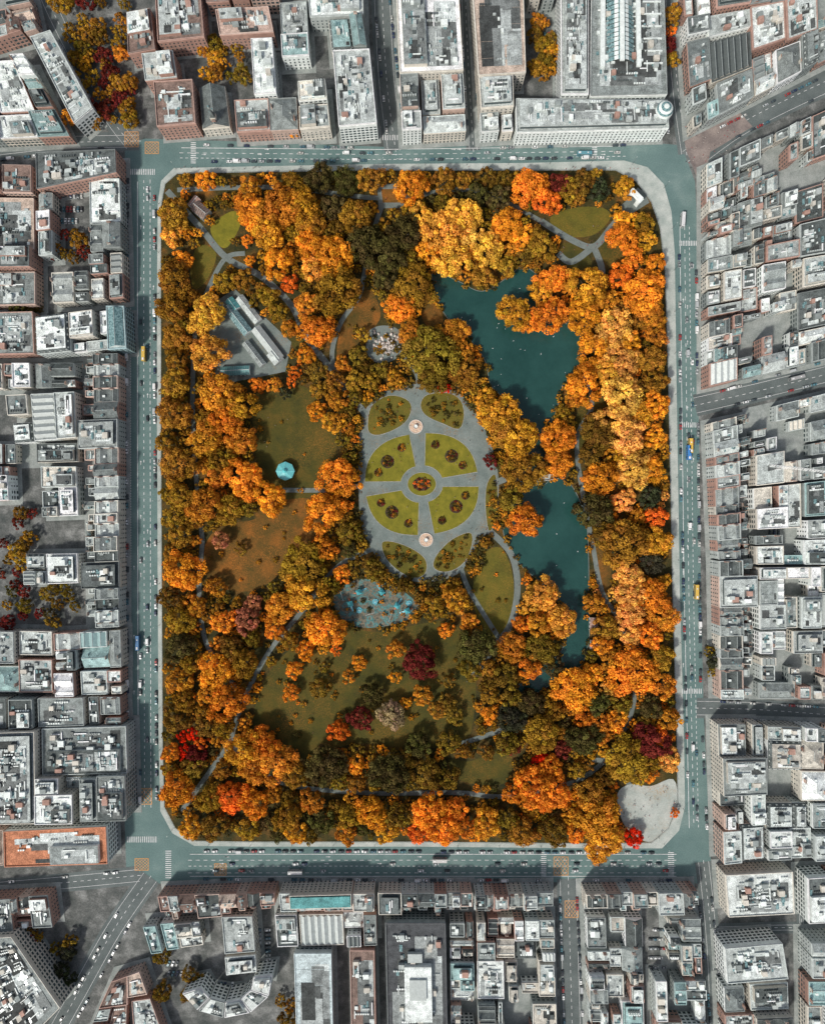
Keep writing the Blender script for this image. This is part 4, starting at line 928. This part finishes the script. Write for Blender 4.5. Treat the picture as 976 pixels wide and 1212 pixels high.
for a,b_,p in (((183,230),(184,600),.6),((184,610),(186,950),.6),((152,210),(151,500),.5),((151,520),(152,900),.5),((230,192),(440,190.5),.7),((480,189.5),(735,187),.7),((240,172),(440,176),.4),((580,176),(740,172),.5),((803,300),(805,600),.6),((806,610),(813,930),.6),((823,300),(824,450),.7),((825,500),(828,810),.7),((830,860),(836,990),.6),((240,1007),(500,1007.5),.85),((510,1008),(780,1009),.8),((230,1040),(450,1041),.5),((470,1041),(640,1041),.6),((700,1041),(820,1041),.5),
 ((662,1060),(667,1212),.9),((682,1060),(689,1212),.9),((458,160),(443,0),.7),((477,150),(461,0),.6),((566,150),(558,0),.6),((553,150),(543,0),.5),((850,152),(976,90),.6),((860,168),(976,112),.4),((850,464),(976,428),.6),((850,484),(976,452),.6),((850,830),(976,837),.7),((850,850),(976,857),.5),((826,1060),(840,1212),.7),((841,1060),(854,1212),.7),((145,1070),(70,1212),.6),((160,1082),(92,1205),.7),((0,1044),(140,1032),.5),((0,190),(130,175),.5),((0,165),(60,162),.5),((790,160),(782,20),.4)):
    cars(a,b_,p)
for a,b_,p in (((167,220),(167,960),.12),((175,220),(175,960),.12),((230,182),(740,181),.12),((811,300),(820,980),.15),((817,300),(824,980),.1),((230,1022),(800,1022),.13),((230,1030),(800,1030),.12)): cars(a,b_,p,10)
for (x0,y0,nx,ny,dx,dy,ang) in ((68,232,8,2,4.2,16,1.57),(66,262,8,1,4.2,12,1.57),(770,1100,4,5,5,11,0),(306,1100,2,10,11,5,0),(245,1165,8,2,4.4,16,1.57),(200,1140,4,2,5,12,1.2),(905,620,4,2,5,10,1.5),(634,30,4,3,5,12,1.57)):
    for i in range(nx):
        for j in range(ny):
            if R.random()<.85:
                X,Y=W(x0+i*dx,y0+j*dy); obj('parked_car',CAR,(X,Y,.03),ang+R.uniform(-.03,.03),1.05,R.choice(CC))
for x,y,a,c in ((815,528,1.57,(.65,.42,.08)),(813,536,1.57,(.05,.2,.5)),(806,262,1.5,(.6,.6,.6)),(172,420,1.57,(.6,.4,.08)),(520,1016,0,(.5,.5,.48)),(690,184,0,(.1,.25,.3)),(165,760,1.57,(.05,.15,.3)),(822,700,1.57,(.6,.4,.08)),(350,1030,0,(.5,.5,.5)),(940,448,.25,(.3,.3,.3))):
    X,Y=W(x,y); obj('double_decker_bus',BUS,(X,Y,.14),a,1,c)
mb=MB(); mb.tube((0,0,0),(0,0,7.5),.11,.06,7,PAINT,DG); mb.tube((0,0,7.4),(1.6,0,8),.05,.04,5,PAINT,DG); mb.prism([(1.3,-.18),(2.2,-.18),(2.2,.18),(1.3,.18)],7.92,8.1,PAINT,LG,bottom=True); mb.cone(0,0,0,.8,.2,.15,8,PAINT,DG)
LAMP=mb.mesh('street_lamp',BM)
pk=[W(*p) for p in PK]; pk.append(pk[0])
for (x,y,a) in resample(pk,32): 
    L=math.hypot(x,y); obj('street_lamp',LAMP,(x*(1-1.2/L),y*(1-1.2/L),.14),math.atan2(y,x))
def crane(mb):
    Y=(.8,.8,.78)
    for (x,y) in ((-.8,-.8),(.8,-.8),(.8,.8),(-.8,.8)): mb.tube((x,y,0),(x,y,30),.14,.14,4,PAINT,Y)
    for k in range(15):
        z0=k*2
        for (p,q) in (((-.8,-.8),(.8,-.8)),((.8,-.8),(.8,.8)),((.8,.8),(-.8,.8)),((-.8,.8),(-.8,-.8))): mb.tube((*p,z0),(*q,z0+2),.07,.07,3,PAINT,Y)
    for (y,z) in ((-.8,30),(.8,30),(0,31.4)): mb.tube((-12,y,z),(38,y,z),.16,.14,4,PAINT,Y)
    for k in range(25):
        x=-12+2*k
        mb.tube((x,-.8,30),(x+2,.8,30),.08,.08,3,PAINT,Y); mb.tube((x,-.8,30),(x+1,0,31.4),.08,.08,3,PAINT,Y); mb.tube((x,.8,30),(x+1,0,31.4),.08,.08,3,PAINT,Y)
    mb.prism([(-12,-1.2),(-8.5,-1.2),(-8.5,1.2),(-12,1.2)],28,30,WALL,LG,bottom=True); mb.tube((0,0,31),(0,0,37),.4,.1,4,PAINT,Y); mb.tube((0,0,37),(30,0,31.4),.05,.05,3,PAINT,Y); mb.tube((0,0,37),(-11,0,31),.05,.05,3,PAINT,Y)
mk_obj('tower_crane',crane,905,556,-.12,z=.1)
mb=MB()
loft(mb,[(-.5,.05,.1,.35,.03),(-.2,.25,0,.4,.15),(.2,.25,0,.4,.15),(.45,.08,.1,.3,.05)],0); mb.tube((.4,0,.25),(.55,0,.8),.07,.05,5,0); mb.tube((.53,0,.78),(.75,0,.75),.06,.02,5,0)
SW=mb.mesh('swan',[M_white])
for k in range(160):
    lk=R.choice([L1,L1,L2]); x,y=R.uniform(510,700),R.uniform(315,800)
    if pip(x,y,lk): X,Y=W(x,y); obj('swan',SW,(X,Y,.25),R.uniform(0,6.28),R.uniform(.6,1.0))
def person_mesh(c1,c2,hair):
    me=bpy.data.meshes.new('p')
    v=[(0,0,.95),(0,0,1.2),(0,0,1.42),(0,0,1.52),(0,.02,1.66),(-.1,0,.9),(-.11,.12,.5),(-.11,.2,.06),(-.11,.32,.04),(.1,0,.9),(.11,-.08,.5),(.11,-.22,.08),(.11,-.12,.04),(-.2,0,1.4),(-.25,-.06,1.12),(-.24,.06,.88),(.2,0,1.4),(.25,.06,1.12),(.24,.18,.9)]
    e=[(0,1),(1,2),(2,3),(3,4),(0,5),(5,6),(6,7),(7,8),(0,9),(9,10),(10,11),(11,12),(2,13),(13,14),(14,15),(2,16),(16,17),(17,18)]
    rad=[.14,.13,.15,.06,.11,.09,.06,.045,.035,.09,.06,.045,.035,.065,.045,.035,.065,.045,.035]
    me.from_pydata(v,e,[]); o=bpy.data.objects.new('p',me); col.objects.link(o); o.modifiers.new('s','SKIN')
    for i,r_ in enumerate(rad): me.skin_vertices[0].data[i].radius=(r_,r_)
    me.skin_vertices[0].data[0].use_root=True
    dg=bpy.context.evaluated_depsgraph_get(); m2=bpy.data.meshes.new_from_object(o.evaluated_get(dg)); bpy.data.objects.remove(o)
    m2.materials.clear()
    for nm,c in (('coat',c1),('trousers',c2),('hair',hair),('skin',(.45,.25,.18))):
        m,nt,b=newmat(nm); b.inputs['Base Color'].default_value=(*c,1); m2.materials.append(m)
    for p in m2.polygons:
        z=p.center.z; p.material_index=1 if z<.88 and abs(p.center.x)<.2 else (2 if z>1.68 else (3 if z>1.5 or (z<.92) else 0))
    return m2
PE=[person_mesh((.02,.02,.03),(.03,.03,.05),(.04,.02,.01)),person_mesh((.4,.05,.04),(.05,.07,.15),(.02,.015,.01)),person_mesh((.5,.48,.45),(.02,.02,.02),(.2,.12,.05))]
def people(x0,y0,x1,y1,n,z=.3,test=None):
    for k in range(n):
        x,y=R.uniform(x0,x1),R.uniform(y0,y1)
        if test and not pip(x,y,test): continue
        X,Y=W(x,y); obj('person',R.choice(PE),(X,Y,z),R.uniform(0,6.28),R.uniform(.95,1.05))
people(425,455,592,690,110,.265,GP);people(735,930,800,992,40,.36,PZ);people(395,685,500,745,40,.38,PG);people(808,150,870,200,40,.17);people(330,780,560,880,25,.21);people(310,470,390,560,12,.21);people(640,255,740,300,25,.32);people(193,198,760,202,40,.14)
for p in paths:
    for (x,y,a) in resample(catmull(p),16):
        if R.random()<.6: X,Y=W(x+R.uniform(-2,2),y+R.uniform(-2,2)); obj('person',R.choice(PE),(X,Y,.34),R.uniform(0,6.28),1)

# ------------------------------------------------------------------ light and camera
el,az=math.radians(46),math.radians(220)
w=bpy.data.worlds.new('World'); bpy.context.scene.world=w; w.use_nodes=True; nt=w.node_tree
sk=nt.nodes.new('ShaderNodeTexSky'); sk.sky_type='NISHITA'; sk.sun_disc=False; sk.sun_elevation=el; sk.sun_rotation=az; sk.dust_density=3; sk.air_density=1.0
hs=nt.nodes.new('ShaderNodeHueSaturation'); hs.inputs['Saturation'].default_value=0.55; nt.links.new(sk.outputs[0],hs.inputs['Color'])
bg=nt.nodes['Background']; bg.inputs['Strength'].default_value=0.125; nt.links.new(hs.outputs[0],bg.inputs[0])
d=Vector((math.sin(az)*math.cos(el),math.cos(az)*math.cos(el),math.sin(el)))
sl=bpy.data.lights.new('sun','SUN'); sl.energy=3.3; sl.angle=math.radians(5); sl.color=(1,.96,.88)
so=bpy.data.objects.new('sun',sl); so.rotation_euler=d.to_track_quat('Z','Y').to_euler(); col.objects.link(so)
cam=bpy.data.cameras.new('camera'); co=bpy.data.objects.new('camera',cam); col.objects.link(co); co.location=(0,0,H)
cam.sensor_fit='VERTICAL'; cam.sensor_height=24; cam.lens=24*H/(1212*S); cam.clip_end=6000; cam.clip_start=1
bpy.context.scene.camera=co
vs=bpy.context.scene.view_settings; vs.view_transform='Standard'; vs.look='None'; vs.exposure=0
print('objects',len(bpy.data.objects))
